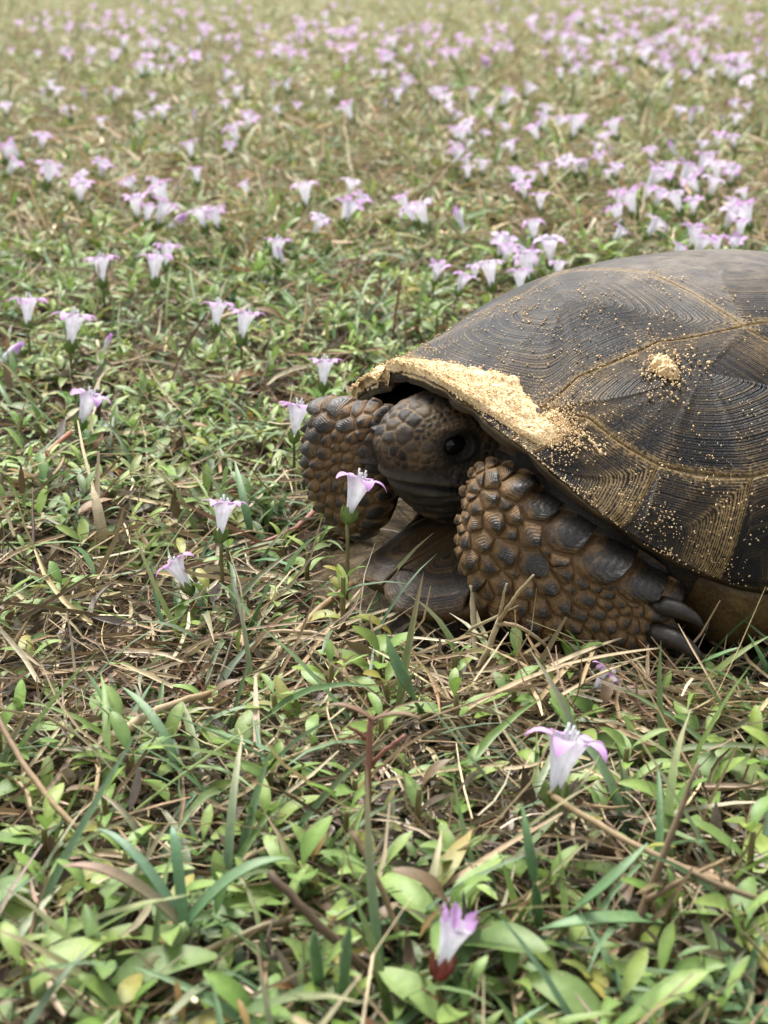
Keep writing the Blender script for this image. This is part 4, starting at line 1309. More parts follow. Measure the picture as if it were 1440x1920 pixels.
def leafy_plant(pos, size, height, label, group, npair=3, odd=0.0, cat='plant'):
    root = empty('leafy_plant', pos, rp.random() * 6.283)
    tag(root, label, cat, group)
    st = link('stem', STEMS[0], None, root); st.scale = (.011, .011, height)
    a0 = 0
    for lv in range(npair):
        f = lv / max(1, npair - 1)
        for sd in (0, 1):
            me = LEAVES[int(rp.integers(0, 12))]
            q = rp.random()
            if q < odd: me = YLEAF if q < odd * .7 else BLEAF
            l_ = link('leaf', me, None, root)
            L = size * (1.05 - .5 * f) * (.82 + .36 * rp.random())
            az = a0 + sd * math.pi + rp.normal(0, .22)
            l_.location = (.0006 * math.cos(az), .0006 * math.sin(az), height * (.28 + .72 * f))
            l_.rotation_euler = Euler((rp.normal(0, .2), -(.05 + .75 * f + rp.normal(0, .15)), az), 'XYZ')
            l_.scale = (L, L, L)
        a0 += math.pi / 2 + rp.normal(0, .15)
    return root

# hand-placed ones first: pixel of the base, leaf length, stem height, label
HERO = [
 (1090, 1815, .019, .016, 4, 'bright green rosette of narrow leaves below the dry forked twig'),
 (1235, 1850, .020, .014, 4, 'pale green leafy plant to the lower right of the twig base'),
 (1385, 1800, .021, .018, 3, 'upright green leafy plant in the bottom right corner of the turf'),
 (1330, 1470, .026, .010, 3, 'plant with long flat leaves right of the open lilac flower'),
 (870, 1480, .020, .014, 4, 'leafy plant with upright oval leaves left of the open lilac flower'),
 (395, 1135, .018, .014, 4, 'fan of green oval leaves behind the fallen flower'),
 (450, 1420, .025, .012, 3, 'plant with a large spotted oval leaf left of the red stem'),
 (190, 1860, .028, .020, 3, 'big-leaved plant at the bottom left corner'),
 (540, 1760, .016, .016, 3, 'small green plant among the blue-green blades at bottom left'),
 (90, 1500, .019, .012, 3, 'leafy plant with a pink stem at the left edge'),
 (1200, 1420, .020, .010, 3, 'green plant with dull oval leaves just behind the open lilac flower'),
 (500, 1180, .018, .010, 3, 'leafy sprig below the green flower bud'),
 (1390, 1330, .018, .008, 4, 'dense dark green sprig beside the shell bottom'),
 (1240, 1310, .019, .008, 3, 'flat green sprig under the tortoise claws'),
 (855, 1290, .011, .018, 3, 'tiny upright green seedling by the dry stalks'),
 (640, 1130, .014, .014, 3, 'single green sprig against the front of the belly plate'),
 (60, 720, .016, .012, 3, 'green leafy plant under the pink-capped flower at left'),
 (820, 640, .022, .024, 3, 'broad-leaved green plant behind the shell front rim'),
 (715, 540, .020, .022, 3, 'bright green upright plant up-left of the shell'),
 (820, 440, .024, .018, 3, 'broad bright leaves below the flowers above the shell'),
 (640, 720, .016, .014, 3, 'leafy plant beside the white trumpet flower near the shell rim'),
 (270, 1250, .019, .008, 3, 'half-buried green plant in the straw at left'),
 (690, 1800, .018, .012, 4, 'leafy clump left of the closed pink flower'),
 (648, 1196, .017, .030, 4, 'yellowing leafy sprig carrying the flower at the tortoise mouth'),
 (580, 1085, .016, .020, 3, 'green sprig on the turf before the far foreleg'),
 (530, 1035, .016, .016, 4, 'bushy green sprig left of the far foreleg'),
 (330, 1180, .018, .012, 4, 'green sprig in front of the fallen flower'),
 (120, 1130, .018, .012, 4, 'green sprig by the dark brown stick'),
 (250, 1010, .017, .012, 4, 'green sprig right of the pale straw stub'),
 (60, 1240, .018, .012, 4, 'leafy plant at the left edge below the dark stick'),
 (428, 1080, .014, .022, 4, 'leafy sprig under the flower with the fat green bud'),
 (960, 1870, .018, .014, 4, 'leafy clump right of the closed pink flower'),
 (420, 1850, .017, .010, 4, 'low green clump under the thick grass stolon'),
]
used = []
for px, py, sz, ht, npr, lab in HERO:
    p = at(px, py, .004); used.append((p.x, p.y))
    leafy_plant((p.x, p.y, float(ground_z(np.array(p.x), np.array(p.y)))), sz, ht, lab, None, npr, .45 if 'yellowing' in lab else .06)
REG = [('in the bottom left of the turf', 'leafy plants in the bottom left'), ('in the bottom right of the turf', 'leafy plants in the bottom right'),
       ('in the straw left of the tortoise', 'leafy plants left of the tortoise'), ('in front of the tortoise foot', 'leafy plants in front of the tortoise')]
tries = 0; made = 0
while made < 105 and tries < 4000:
    tries += 1
    py = 1000 + 960 * rp.random() ** .8; px = -60 + 1560 * rp.random()
    p = at(px, py, .004)
    if near_tortoise(np.array([p.x]), np.array([p.y]), .012)[0]: continue
    if any((p.x - a) ** 2 + (p.y - b) ** 2 < .017 ** 2 for a, b in used): continue
    if py < 1350 and float(patch(np.array([p.x]), np.array([p.y]), 7.5, 8.0)[0]) < .36 + .1 * rp.random(): continue
    if rp.random() < .85 * float(littery(np.array(p.x), np.array(p.y))): continue
    used.append((p.x, p.y)); made += 1
    r_ = REG[(0 if px < 720 else 1) if py > 1420 else (2 if px < 700 else 3)]
    leafy_plant((p.x, p.y, float(ground_z(np.array(p.x), np.array(p.y)))), .0155 + (.011 if py > 1480 else .007) * rp.random(), .011 + .012 * rp.random(), 'low green leafy plant growing ' + r_[0], r_[1], int(rp.integers(3, 5)), .07)

# ------------------------------------------------------------------ single blades, straws and twigs one can point to
def blade(name, pts, width, c0, c1, label, cat, mat='leaf_mass', fold=.3, roll=0.0):
    P = np.array([tuple(p) for p in pts], float); P = bez(P[0], P[1], P[2], 13)
    T = np.gradient(P, axis=0); T /= np.linalg.norm(T, axis=1)[:, None]
    view = P - np.array([0, .15, 1.2]); sd = np.cross(T, view); sd /= np.linalg.norm(sd, axis=1)[:, None]
    nr = np.cross(sd, T)
    sd = sd * math.cos(roll) + nr * math.sin(roll); nr = np.cross(sd, T)
    hw = (width * .5 * np.interp(np.linspace(0, 1, 13), [0, .15, .6, .85, 1], [.7, 1, .95, .55, .04]))[:, None]
    V = np.stack([P - sd * hw - nr * hw * fold, P, P + sd * hw - nr * hw * fold], 1)
    B = V - nr[:, None] * .00035
    k = np.arange(12)[:, None] * 3; q = np.array([[0, 1, 4, 3], [1, 2, 5, 4]])
    F = (k[:, None] + q[None]).reshape(-1, 4)
    C = rib_cols(np.array([c0]), np.array([c1]), 12, 1, 1.1, 2.0).reshape(-1, 3)
    F2 = F[:, ::-1] + 39
    me = mesh_np(name, np.concatenate([V.reshape(-1, 3), B.reshape(-1, 3)]), np.concatenate([F, F2]), np.concatenate([C, C]))
    return tag(link(name, me, M[mat]), label, cat)
def twig(name, pts, r0, r1, c0, c1, label, cat, mat='straw', n=7, parent=None):
    P = np.array([tuple(p) for p in pts], float)
    if len(P) == 3: P = bez(P[0], P[1], P[2], 12)
    jit = rp.normal(0, (r0 + r1) * .08, P.shape); jit[0] = 0
    o = link(name, stem_mesh(name, P + jit, r0, r1, c0, c1, n), M[mat], parent)
    if label: tag(o, label, cat)
    return o
DG, LG_, YG = (.10, .195, .080), (.17, .29, .12), (.30, .31, .08)
TAN, PALE, BRN, RED = (.36, .26, .14), (.52, .43, .28), (.16, .105, .06), (.20, .075, .05)
blade('grass_blade', (at(815, 1372, .001), at(752, 1300, .022), at(724, 1190, .034)), .0046, DG, LG_, 'broad dark green grass blade standing below the tortoise chin', 'grass blade', fold=.45)
blade('dry_leaf_strip', (at(782, 1700, .004), at(830, 1640, .016), at(884, 1560, .014)), .0058, (.24, .26, .06), (.40, .30, .11), 'yellow-green dying blade left of the dry twig', 'dry blade', fold=.2)
for q, (t1, wd, c0, c1, lab) in enumerate([((182, 1555), .0026, (.12, .22, .12), (.17, .27, .16), 'blue-green blade leaning left from the stolon at bottom left'), ((322, 1552), .0026, (.16, .29, .13), (.15, .29, .18), 'upright blue-green blade tipped with a water drop'),
     ((545, 1612), .0034, (.12, .22, .10), (.18, .28, .12), 'blue-green blade leaning right from the stolon'), ((120, 1625), .0034, (.17, .16, .09), (.33, .18, .13), 'reddish dying blade over the big leaves at bottom left')]):
    b0 = at(345, 1742, .012); b1 = at(t1[0], t1[1], .026 if q != 1 else .03); md = (b0 + b1) / 2 + Vector((0, 0, .010))
    blade('grass_blade', (b0, md, b1), wd, c0, c1, lab, 'grass blade')
blade('grass_blade', (at(1010, 1740, .006), at(1000, 1640, .03), at(978, 1505, .038)), .0026, DG, LG_, 'thin upright blade below the open lilac flower', 'grass blade')
blade('grass_blade', (at(1035, 1745, .006), at(1120, 1680, .026), at(1215, 1582, .030)), .0032, DG, LG_, 'green blade leaning right in front of the dry twig', 'grass blade')
blade('grass_blade', (at(1240, 1730, .010), at(1130, 1712, .020), at(1010, 1745, .012)), .0040, LG_, LG_, 'long green blade lying flat across the dry twig', 'grass blade')
blade('grass_blade', (at(1270, 1270, .004), at(1320, 1240, .018), at(1385, 1215, .022)), .0024, DG, LG_, 'thin green blade in front of the lower claw', 'grass blade')
blade('grass_blade', (at(600, 1860, .006), at(590, 1790, .03), at(588, 1745, .036)), .0026, (.15, .26, .14), (.17, .28, .16), 'short blue-green blade at the bottom, left of the closed flower', 'grass blade')
blade('grass_blade', (at(640, 1880, .006), at(650, 1800, .03), at(660, 1710, .040)), .0022, (.15, .26, .14), (.17, .28, .16), 'slender blue-green blade next to the short one at the bottom', 'grass blade')
blade('grass_blade', (at(465, 1190, .006), at(490, 1140, .022), at(506, 1090, .030)), .0026, DG, LG_, 'thin green blade right of the fallen flower', 'grass blade')
blade('grass_blade', (at(330, 1440, .006), at(300, 1340, .018), at(230, 1290, .018)), .0030, DG, LG_, 'wide dark blade in the left thatch', 'grass blade')
blade('grass_blade', (at(470, 1000, .006), at(455, 930, .02), at(440, 865, .026)), .0030, DG, LG_, 'green blade behind the flower with the green bud', 'grass blade')
blade('dry_leaf_strip', (at(192, 1012, .004), at(184, 960, .016), at(172, 912, .022)), .0042, PALE, PALE, 'pale broken straw stub standing at left', 'dry blade', 'straw', fold=.6)
twig('dry_stalk', (at(893, 1235, .004), at(888, 1160, .014), at(885, 1096, .026)), .0011, .0009, PALE, PALE, 'pale cut straw standing before the tortoise elbow', 'dry stalk')
st = empty('dry_stalk', at(880, 1292, 0)); tag(st, 'forked tan straw stalk leaning right before the tortoise leg', 'dry stalk')
def local(o, pts): return [p - o.location for p in pts]
twig('stem', local(st, (at(880, 1292, .002), at(915, 1220, .012), at(938, 1160, .024))), .0011, .0009, TAN, PALE, None, None, parent=st)
twig('branch', local(st, (at(936, 1165, .023), at(962, 1120, .034), at(1000, 1078, .046))), .0008, .0003, TAN, PALE, None, None, parent=st)
twig('branch', local(st, (at(936, 1165, .023), at(940, 1130, .030), at(950, 1094, .038))), .0007, .0003, TAN, PALE, None, None, parent=st)
twig('branch', local(st, (at(934, 1172, .022), at(965, 1158, .026), at(1030, 1215, .012))), .0008, .0005, TAN, PALE, None, None, parent=st)
tw = empty('dry_twig', at(1165, 1795, 0)); tag(tw, 'brown forked dry twig crossing the turf at lower right', 'dry twig')
twig('stem', local(tw, (at(1165, 1795, .004), at(1235, 1640, .022), at(1308, 1432, .046))), .0013, .0005, BRN, (.22, .16, .10), None, None, parent=tw)
twig('branch', local(tw, (at(1030, 1488, .020), at(1190, 1600, .026), at(1445, 1695, .018))), .0009, .0007, TAN, (.24, .18, .11), None, None, parent=tw)
twig('branch', local(tw, (at(1210, 1690, .018), at(1290, 1640, .022), at(1370, 1610, .02))), .0009, .0004, BRN, TAN, None, None, parent=tw)
rs = empty('red_stem', at(684, 1610, 0)); tag(rs, 'hairy red plant stem with forked top in the middle foreground', 'stem')
twig('stem', local(rs, (at(684, 1610, .002), at(690, 1470, .020), at(694, 1345, .038))), .0011, .0008, RED, (.27, .12, .085), None, None, 'stem', parent=rs)
twig('branch', local(rs, (at(692, 1440, .024), at(720, 1405, .030), at(760, 1378, .034))), .0007, .0005, RED, (.27, .12, .085), None, None, 'stem', parent=rs)
twig('branch', local(rs, (at(690, 1390, .030), at(672, 1370, .034), at(650, 1362, .036))), .0006, .0004, RED, (.27, .12, .085), None, None, 'stem', parent=rs)
for (a_, b_, lab) in (((696, 1350), (610, 1325), 'l'), ((700, 1352), (790, 1350), 'r')):
    b0 = at(*a_, .038); b1 = at(*b_, .040)
    o = blade('leaf', (b0 - rs.location, (b0 + b1) / 2 + Vector((0, 0, .003)) - rs.location, b1 - rs.location), .0024, (.22, .12, .075), (.20, .15, .07), None, None, 'leaf_mass'); o.parent = rs
twig('stolon', (at(470, 1290, .004), at(545, 1180, .010), at(660, 1095, .012)), .0016, .0013, (.20, .19, .07), (.30, .17, .09), 'creeping green and orange runner in front of the belly plate', 'runner', 'stem')
twig('stolon', (at(235, 1870, .004), at(300, 1800, .008), at(352, 1735, .014)), .0026, .0020, (.20, .15, .08), (.15, .22, .07), 'thick pale green runner carrying blue-green blades at bottom left', 'runner', 'stem')
twig('stolon', (at(270, 1840, .004), at(400, 1770, .012), at(550, 1720, .012)), .0012, .0009, (.22, .16, .05), (.16, .13, .06), 'thin olive runner beside the thick one at bottom left', 'runner', 'stem')
twig('stolon', (at(0, 955, .004), at(60, 870, .012), at(132, 812, .016)), .0016, .0012, (.30, .11, .07), (.33, .15, .09), 'reddish runner at the left edge below the leaning flower', 'runner', 'stem')
twig('stolon', (at(600, 940, .006), at(560, 1010, .008), at(470, 1020, .004)), .0012, .0009, (.28, .13, .09), (.24, .10, .07), 'pink stem lying behind the flower bud by the mouth', 'runner', 'stem')
twig('dry_stalk', (at(185, 745, .004), at(184, 690, .012), at(184, 640, .020)), .0012, .0009, (.5, .45, .38), PALE, 'whitish stick standing among flowers on the left', 'dry stalk')
twig('dry_stalk', (at(64, 1090, .004), at(62, 1000, .014), at(61, 915, .024)), .0009, .0004, (.05, .025, .015), (.09, .05, .03), 'dark brown stick at the left edge', 'dry stalk')
twig('dry_stalk', (at(735, 640, .004), at(742, 580, .024), at(752, 520, .045)), .0009, .0006, (.26, .12, .08), TAN, 'reddish seed stalk behind the shell front rim', 'dry stalk')
twig('dry_stalk', (at(-10, 1330, .02), at(60, 1480, .02), at(150, 1560, .012)), .0009, .0008, BRN, TAN, 'long brown stalk crossing the left edge', 'dry stalk')
twig('dry_stalk', (at(200, 1390, .012), at(270, 1330, .014), at(395, 1300, .010)), .0016, .0010, PALE, TAN, 'jointed pale straw lying in the left thatch', 'dry stalk')
twig('dry_stalk', (at(440, 1620, .006), at(560, 1560, .012), at(700, 1500, .006)), .0008, .0006, TAN, PALE, 'thin straw lying left of the red stem base', 'dry stalk')
twig('dry_stalk', (at(505, 1635, .030), at(600, 1740, .022), at(720, 1850, .006)), .0010, .0012, (.10, .07, .045), BRN, 'dark dead stalk slanting at the bottom middle', 'dry stalk')
twig('dry_stalk', (at(660, 1560, .030), at(720, 1660, .022), at(760, 1790, .006)), .0007, .0007, BRN, TAN, 'fine brown stalk beside the yellow-green blade', 'dry stalk')
for i, (x0, y0, x1, y1) in enumerate([(905, 1290, 1085, 1165), (940, 1300, 1175, 1195), (965, 1275, 1240, 1216), (1000, 1330, 1130, 1190), (1030, 1320, 1215, 1230), (880, 1330, 1060, 1250), (1090, 1285, 1130, 1185)]):
    lab = 'loose tan straw in the heap before the tortoise foot'
    o = blade('straw', (at(x0, y0, .004 + .002 * i), at((x0 + x1) / 2, (y0 + y1) / 2 - 14, .016 + .002 * (i % 3)), at(x1, y1, .012 + .003 * (i % 3))), .0012 + .0006 * (i % 2), [TAN, PALE, (.42, .32, .19)][i % 3], PALE, lab, 'straw', 'straw', .7)
    o['group'] = 'straws before the tortoise foot'
for i, (x0, y0, x1, y1) in enumerate([(545, 1280, 690, 1090), (560, 1230, 820, 1125), (600, 1250, 745, 1160), (590, 1200, 760, 1135)]):
    o = blade('straw', (at(x0, y0, .003), at((x0 + x1) / 2, (y0 + y1) / 2 - 10, .012), at(x1, y1, .012)), .0014, [TAN, PALE][i % 2], PALE, 'loose pale straw lying in front of the belly plate', 'straw', 'straw', .7)
    o['group'] = 'straws before the belly plate'

# ------------------------------------------------------------------ flowers
LILAC, LILAC2, WHITE_ = np.array([.62, .34, .69]), np.array([.72, .49, .78]), np.array([.82, .82, .87])
def tube_mesh(seed):
    nu, nv = 25, 9
    th = np.linspace(0, 2 * math.pi, nu); s = np.linspace(0, 1, nv)
    S_, TH_ = np.meshgrid(s, th, indexing='ij')
    rad = (.0012 + .0036 * S_ ** 1.1 + .0008 * S_ ** 6) * (1 + .07 * S_ * np.cos(TH_ * 5))
    bendx = .0012 * S_ ** 2
    V = np.stack([rad * np.cos(TH_) + bendx, rad * np.sin(TH_), .0140 * S_], -1)
    idx = np.arange(nu * nv).reshape(nv, nu)
    F = np.stack([idx[:-1, :-1], idx[:-1, 1:], idx[1:, 1:], idx[1:, :-1]], -1).reshape(-1, 4)
    c = WHITE_[None, None] * (1 - .12 * (np.cos(TH_ * 10) > .5))[..., None] + (LILAC2 - WHITE_) * (.35 * S_ ** 4)[..., None]
    return V.reshape(-1, 3), F, c.reshape(-1, 3)
def petal_np(az, droop, L=.0066, W=.0056, curl=0.0):
    one = np.ones(1)
    b = np.array([[.0047 * math.cos(az) + .0012, .0047 * math.sin(az), .0136]])
    V, F = ribbons(b, az * one, (.55 - .25 * droop) * one, L * one, W * one, (.75 + .65 * droop) * one, [.74, .95, 1.0, .92, .70, .42, .06], fold=.22 + curl)
    c = rib_cols(LILAC2[None] * 1.04, LILAC[None] * 1.02, 6, 1, .94, .8)
    return V.reshape(-1, 3), F, c.reshape(-1, 3)
def stamen_np(az, r, h):
    P = bez((r * math.cos(az) + .0012, r * math.sin(az), .009), (r * math.cos(az) + .0012, r * math.sin(az), .0135), (1.4 * r * math.cos(az) + .0012, 1.4 * r * math.sin(az), h), 6)
    V, F = tube_np(P, [.00022, .00022, .0002, .0002, .00045, .0004], 5)
    return V, F, np.tile([.78, .78, .80], (len(V), 1))
def calyx_np(c0, c1, fat=1.0):
    Vs, Fs, Cs, n = [], [], [], 0
    for k in range(6):
        az = k * math.pi / 3 + .2
        one = np.ones(1)
        V, F = ribbons(np.array([[.0006 * math.cos(az), .0006 * math.sin(az), -.0042]]), az * one, .85 * one, .0075 * fat * one, .0034 * fat * one, -.75 * one, [.5, .9, 1.0, .7, .05], fold=-.35)
        V = V.reshape(-1, 3); Vs.append(V); Fs.append(F + n); n += len(V)
        Cs.append(rib_cols(np.array([c0]), np.array([c1]), 4, 1, 1.1).reshape(-1, 3))
    return np.concatenate(Vs), np.concatenate(Fs), np.concatenate(Cs)
TUBE = mesh_np('corolla_tube', *tube_mesh(0)); TUBE.materials.append(M['petal'])
def petals(droop, n=5, curl=0.0, **kw):
    out = []
    for k in range(n):
        az = k * 2 * math.pi / n + .25
        me = mesh_np('petal', *petal_np(az, droop + .25 * math.sin(k * 2.3), curl=curl, **kw)); me.materials.append(M['petal']); out.append(me)
    return out
PET_OPEN, PET_WIDE, PET_SHUT = petals(.5), petals(.95, 5, 0, L=.0074), petals(-1.9, 5, .6, L=.0055)
def stamens(n):
    out = []
    for k in range(n):
        me = mesh_np('stamen', *stamen_np(k * 6.283 / n + .6, .0012, .0160 + .0014 * (k % 2))); me.materials.append(M['petal']); out.append(me)
    return out
STAM = stamens(5)
CAL_G = mesh_np('calyx', *calyx_np((.11, .17, .045), (.16, .22, .06))); CAL_G.materials.append(M['leaf_mass'])
CAL_R = mesh_np('calyx', *calyx_np((.20, .035, .035), (.16, .06, .035), 1.25)); CAL_R.materials.append(M['leaf_mass'])
def joined(droop, n=5, stam=True):
    Vs, Fs, Cs, k0 = [], [], [], 0
    def ad(t):
        nonlocal k0
        V, F, C = t; Vs.append(np.asarray(V).reshape(-1, 3)); Fs.append(np.asarray(F) + k0); Cs.append(C); k0 += len(Vs[-1])
    ad(tube_mesh(0))
    for k in range(n): ad(petal_np(k * 6.283 / n + .25, droop + .25 * math.sin(k * 2.3), L=.0066))
    if stam:
        for k in range(4): ad(stamen_np(k * 1.571 + .6, .0012, .0155))
    ad(calyx_np((.11, .17, .045), (.16, .22, .06)))
    V, F = tube_np([(0, 0, -.03), (.001, 0, -.015), (0, 0, -.003)], .0006, 5); ad((V, F, np.tile([.14, .15, .05], (len(V), 1))))
    me = mesh_np('flower', np.concatenate(Vs), np.concatenate(Fs), np.concatenate(Cs)); me.materials.append(M['petal'])
    return me
FLOW = [joined(.5), joined(.95), joined(.1), joined(.7, 6), joined(1.3), joined(-.5)]
for i_, m_ in enumerate(FLOW[1:5]):                                # paler and pinker heads
    a_ = m_.attributes['Col']; c_ = np.empty(len(m_.vertices) * 4, np.float32); a_.data.foreach_get('color', c_); c_ = c_.reshape(-1, 4)
    pk = (c_[:, 2] > .5)[:, None]
    mixv = (.30, .0, .5, .15)[i_]
    c_[:, :3] = np.where(pk, c_[:, :3] * (1 - mixv) + np.array([.84, .80, .87]) * mixv, c_[:, :3])
    a_.data.foreach_set('color', c_.ravel())
def joined_bud():
    Vs, F, C = tube_mesh(0)
    Vs = Vs.copy(); z = Vs[:, 2] / .0130
    k = 1 - .75 * np.clip((z - .55) / .45, 0, 1) ** 1.5
    Vs[:, 0] *= k * .8; Vs[:, 1] *= k * .8; Vs[:, 2] *= 1.15
    C = WHITE_[None] * (1 - sstep(.5, 1.0, z))[:, None] + LILAC[None] * sstep(.5, 1.0, z)[:, None]
    me = mesh_np('flower', Vs, F, C); me.materials.append(M['petal']); return me
BUD = joined_bud()

def head_frame(root, zb, tilt, az, s):
    """place parts of a flower head on its stalk"""
    return Matrix.Translation((0, 0, zb)) @ Euler((0, tilt, az), 'XYZ').to_matrix().to_4x4() @ Matrix.Scale(s, 4)
def lean_quat(lx, ly, spin):
    d = Vector((lx, ly, 1)).normalized()
    return Vector((0, 0, 1)).rotation_difference(d).to_matrix().to_4x4() @ Matrix.Rotation(spin, 4, 'Z')
def flower(px, py, zb, wpx, lean, label, style='open', spin=None, group=None, red=False, stem_c=(.20, .12, .06)):
    b = at(px, py, zb)
    dep = b.y * math.cos(TILT) + (CAMH - zb) * math.sin(TILT)
    s = max(.6, min(1.5, wpx * dep / FPX / .0210))
    gz = float(ground_z(np.array(b.x), np.array(b.y)))
    root = empty('flower', (b.x, b.y, gz)); tag(root, label, 'flower', group)
    mw = Matrix.Translation((0, 0, zb - gz)) @ lean_quat(lean[0], lean[1], rp.random() * 6.28 if spin is None else spin) @ Matrix.Scale(s, 4)
    def part(name, me):
        o = link(name, me, None, root); o.matrix_local = mw; return o
    part('corolla_tube', TUBE)
    for me in {'open': PET_OPEN, 'wide': PET_WIDE, 'shut': PET_SHUT}[style]: part('petal', me)
    if style != 'shut':
        for me in STAM: part('stamen', me)
    part('calyx', CAL_R if red else CAL_G)
    dn = Vector((lean[0], lean[1], 1)).normalized()
    top = Vector((0, 0, zb - gz)) - dn * .003 * s
    link('stem', stem_mesh('stem', bez((-.004 * lean[0] * 2, .003, 0), (top.x * .5, top.y * .5, top.z * .5), top, 7), .0008, .0007, stem_c, (.15, .15, .055)), M['stem'], root)
    return root
flower(1040, 1484, .020, 158, (.22, .30), 'large open lilac flower in the right foreground', 'wide', .3)
flower(828, 1812, .018, 128, (.30, .25), 'closed pink flower in a red calyx at the bottom', 'shut', .3, red=True)
flower(655, 962, .042, 104, (.30, .25), 'lilac flower touching the tortoise mouth', 'wide', 1.0)
flower(414, 1000, .030, 88, (.05, .32), 'lilac flower on a fat green bud left of the tortoise', 'open', .2)
flower(352, 1100, .012, 82, (-.75, .45), 'fallen lilac flower sunk in the straw', 'wide', .5)
flower(1110, 1300, .008, 76, (.9, .45), 'crushed lilac flower half hidden under straw by the claws', 'wide', .5)
flower(552, 815, .022, 84, (.12, .30), 'large lilac flower turned away beside the far foreleg', 'open', .9)
flower(152, 792, .020, 84, (.35, .15), 'lilac flower leaning right at the left edge, pink cap', 'wide', 1.2)
flower(606, 722, .024, 70, (.0, .22), 'white trumpet flower near the shell front rim', 'open', .1)
flower(132, 645, .022, 84, (.10, .22), 'tall lilac flower with spread petals above the whitish stick', 'wide', .3)
flower(52, 608, .022, 72, (.0, .22), 'lilac flower at the far left above the lying bud', 'wide', .8)
flower(405, 612, .022, 66, (.05, .22), 'left flower of the pair straight left of the shell', 'wide', .4)
flower(453, 634, .022, 74, (.12, .22), 'right flower of the pair straight left of the shell', 'open', .1)
flower(192, 528, .022, 68, (-.12, .22), 'lilac flower with flat petals, alone above the tall one', 'wide', .2)
flower(290, 525, .022, 70, (.0, .22), 'front flower of the overlapping pair right of the lone flat-petalled one', 'wide', .6)
flower(312, 497, .022, 58, (.05, .22), 'rear flower of the overlapping pair right of the lone flat-petalled one', 'wide', .9)
flower(517, 488, .022, 58, (.05, .22), 'lilac flower standing over a small bud in the middle left', 'open', .2)
rf = np.random.default_rng(55)
def simple_flower(px, py, wpx, label, group, style=None, zb=.022, lie=False):
    b = at(px, py, zb if not lie else .012)
    dep = b.y * math.cos(TILT) + (CAMH - zb) * math.sin(TILT)
    s = max(.65, min(1.7, wpx * dep / FPX / .0182)) * (.80 + .42 * rf.random())
    if style is None and rf.random() < .13: style = 'bud'
    o = link('flower', BUD if style == 'bud' else FLOW[int(rf.choice(6, p=[.22, .2, .2, .16, .14, .08]))])
    lean = (rf.normal(0, .36), rf.normal(.15, .30)) if not lie else (1.2, -.3)
    o.matrix_world = Matrix.Translation(b) @ lean_quat(lean[0], lean[1], rf.random() * 6.28) @ Matrix.Scale(s, 4)
    tag(o, label, 'flower', group); return o
simple_flower(2, 677, 60, 'closed white bud lying at the left edge', None, 'bud', lie=True)
simple_flower(195, 655, 46, 'half-open bud just right of the tall lilac flower', None, 'bud')
simple_flower(533, 494, 30, 'small bud at the foot of the middle left flower', None, 'bud')
simple_flower(312, 434, 66, 'closed white flower lying on its side below the left clump', None, 'bud', lie=True)
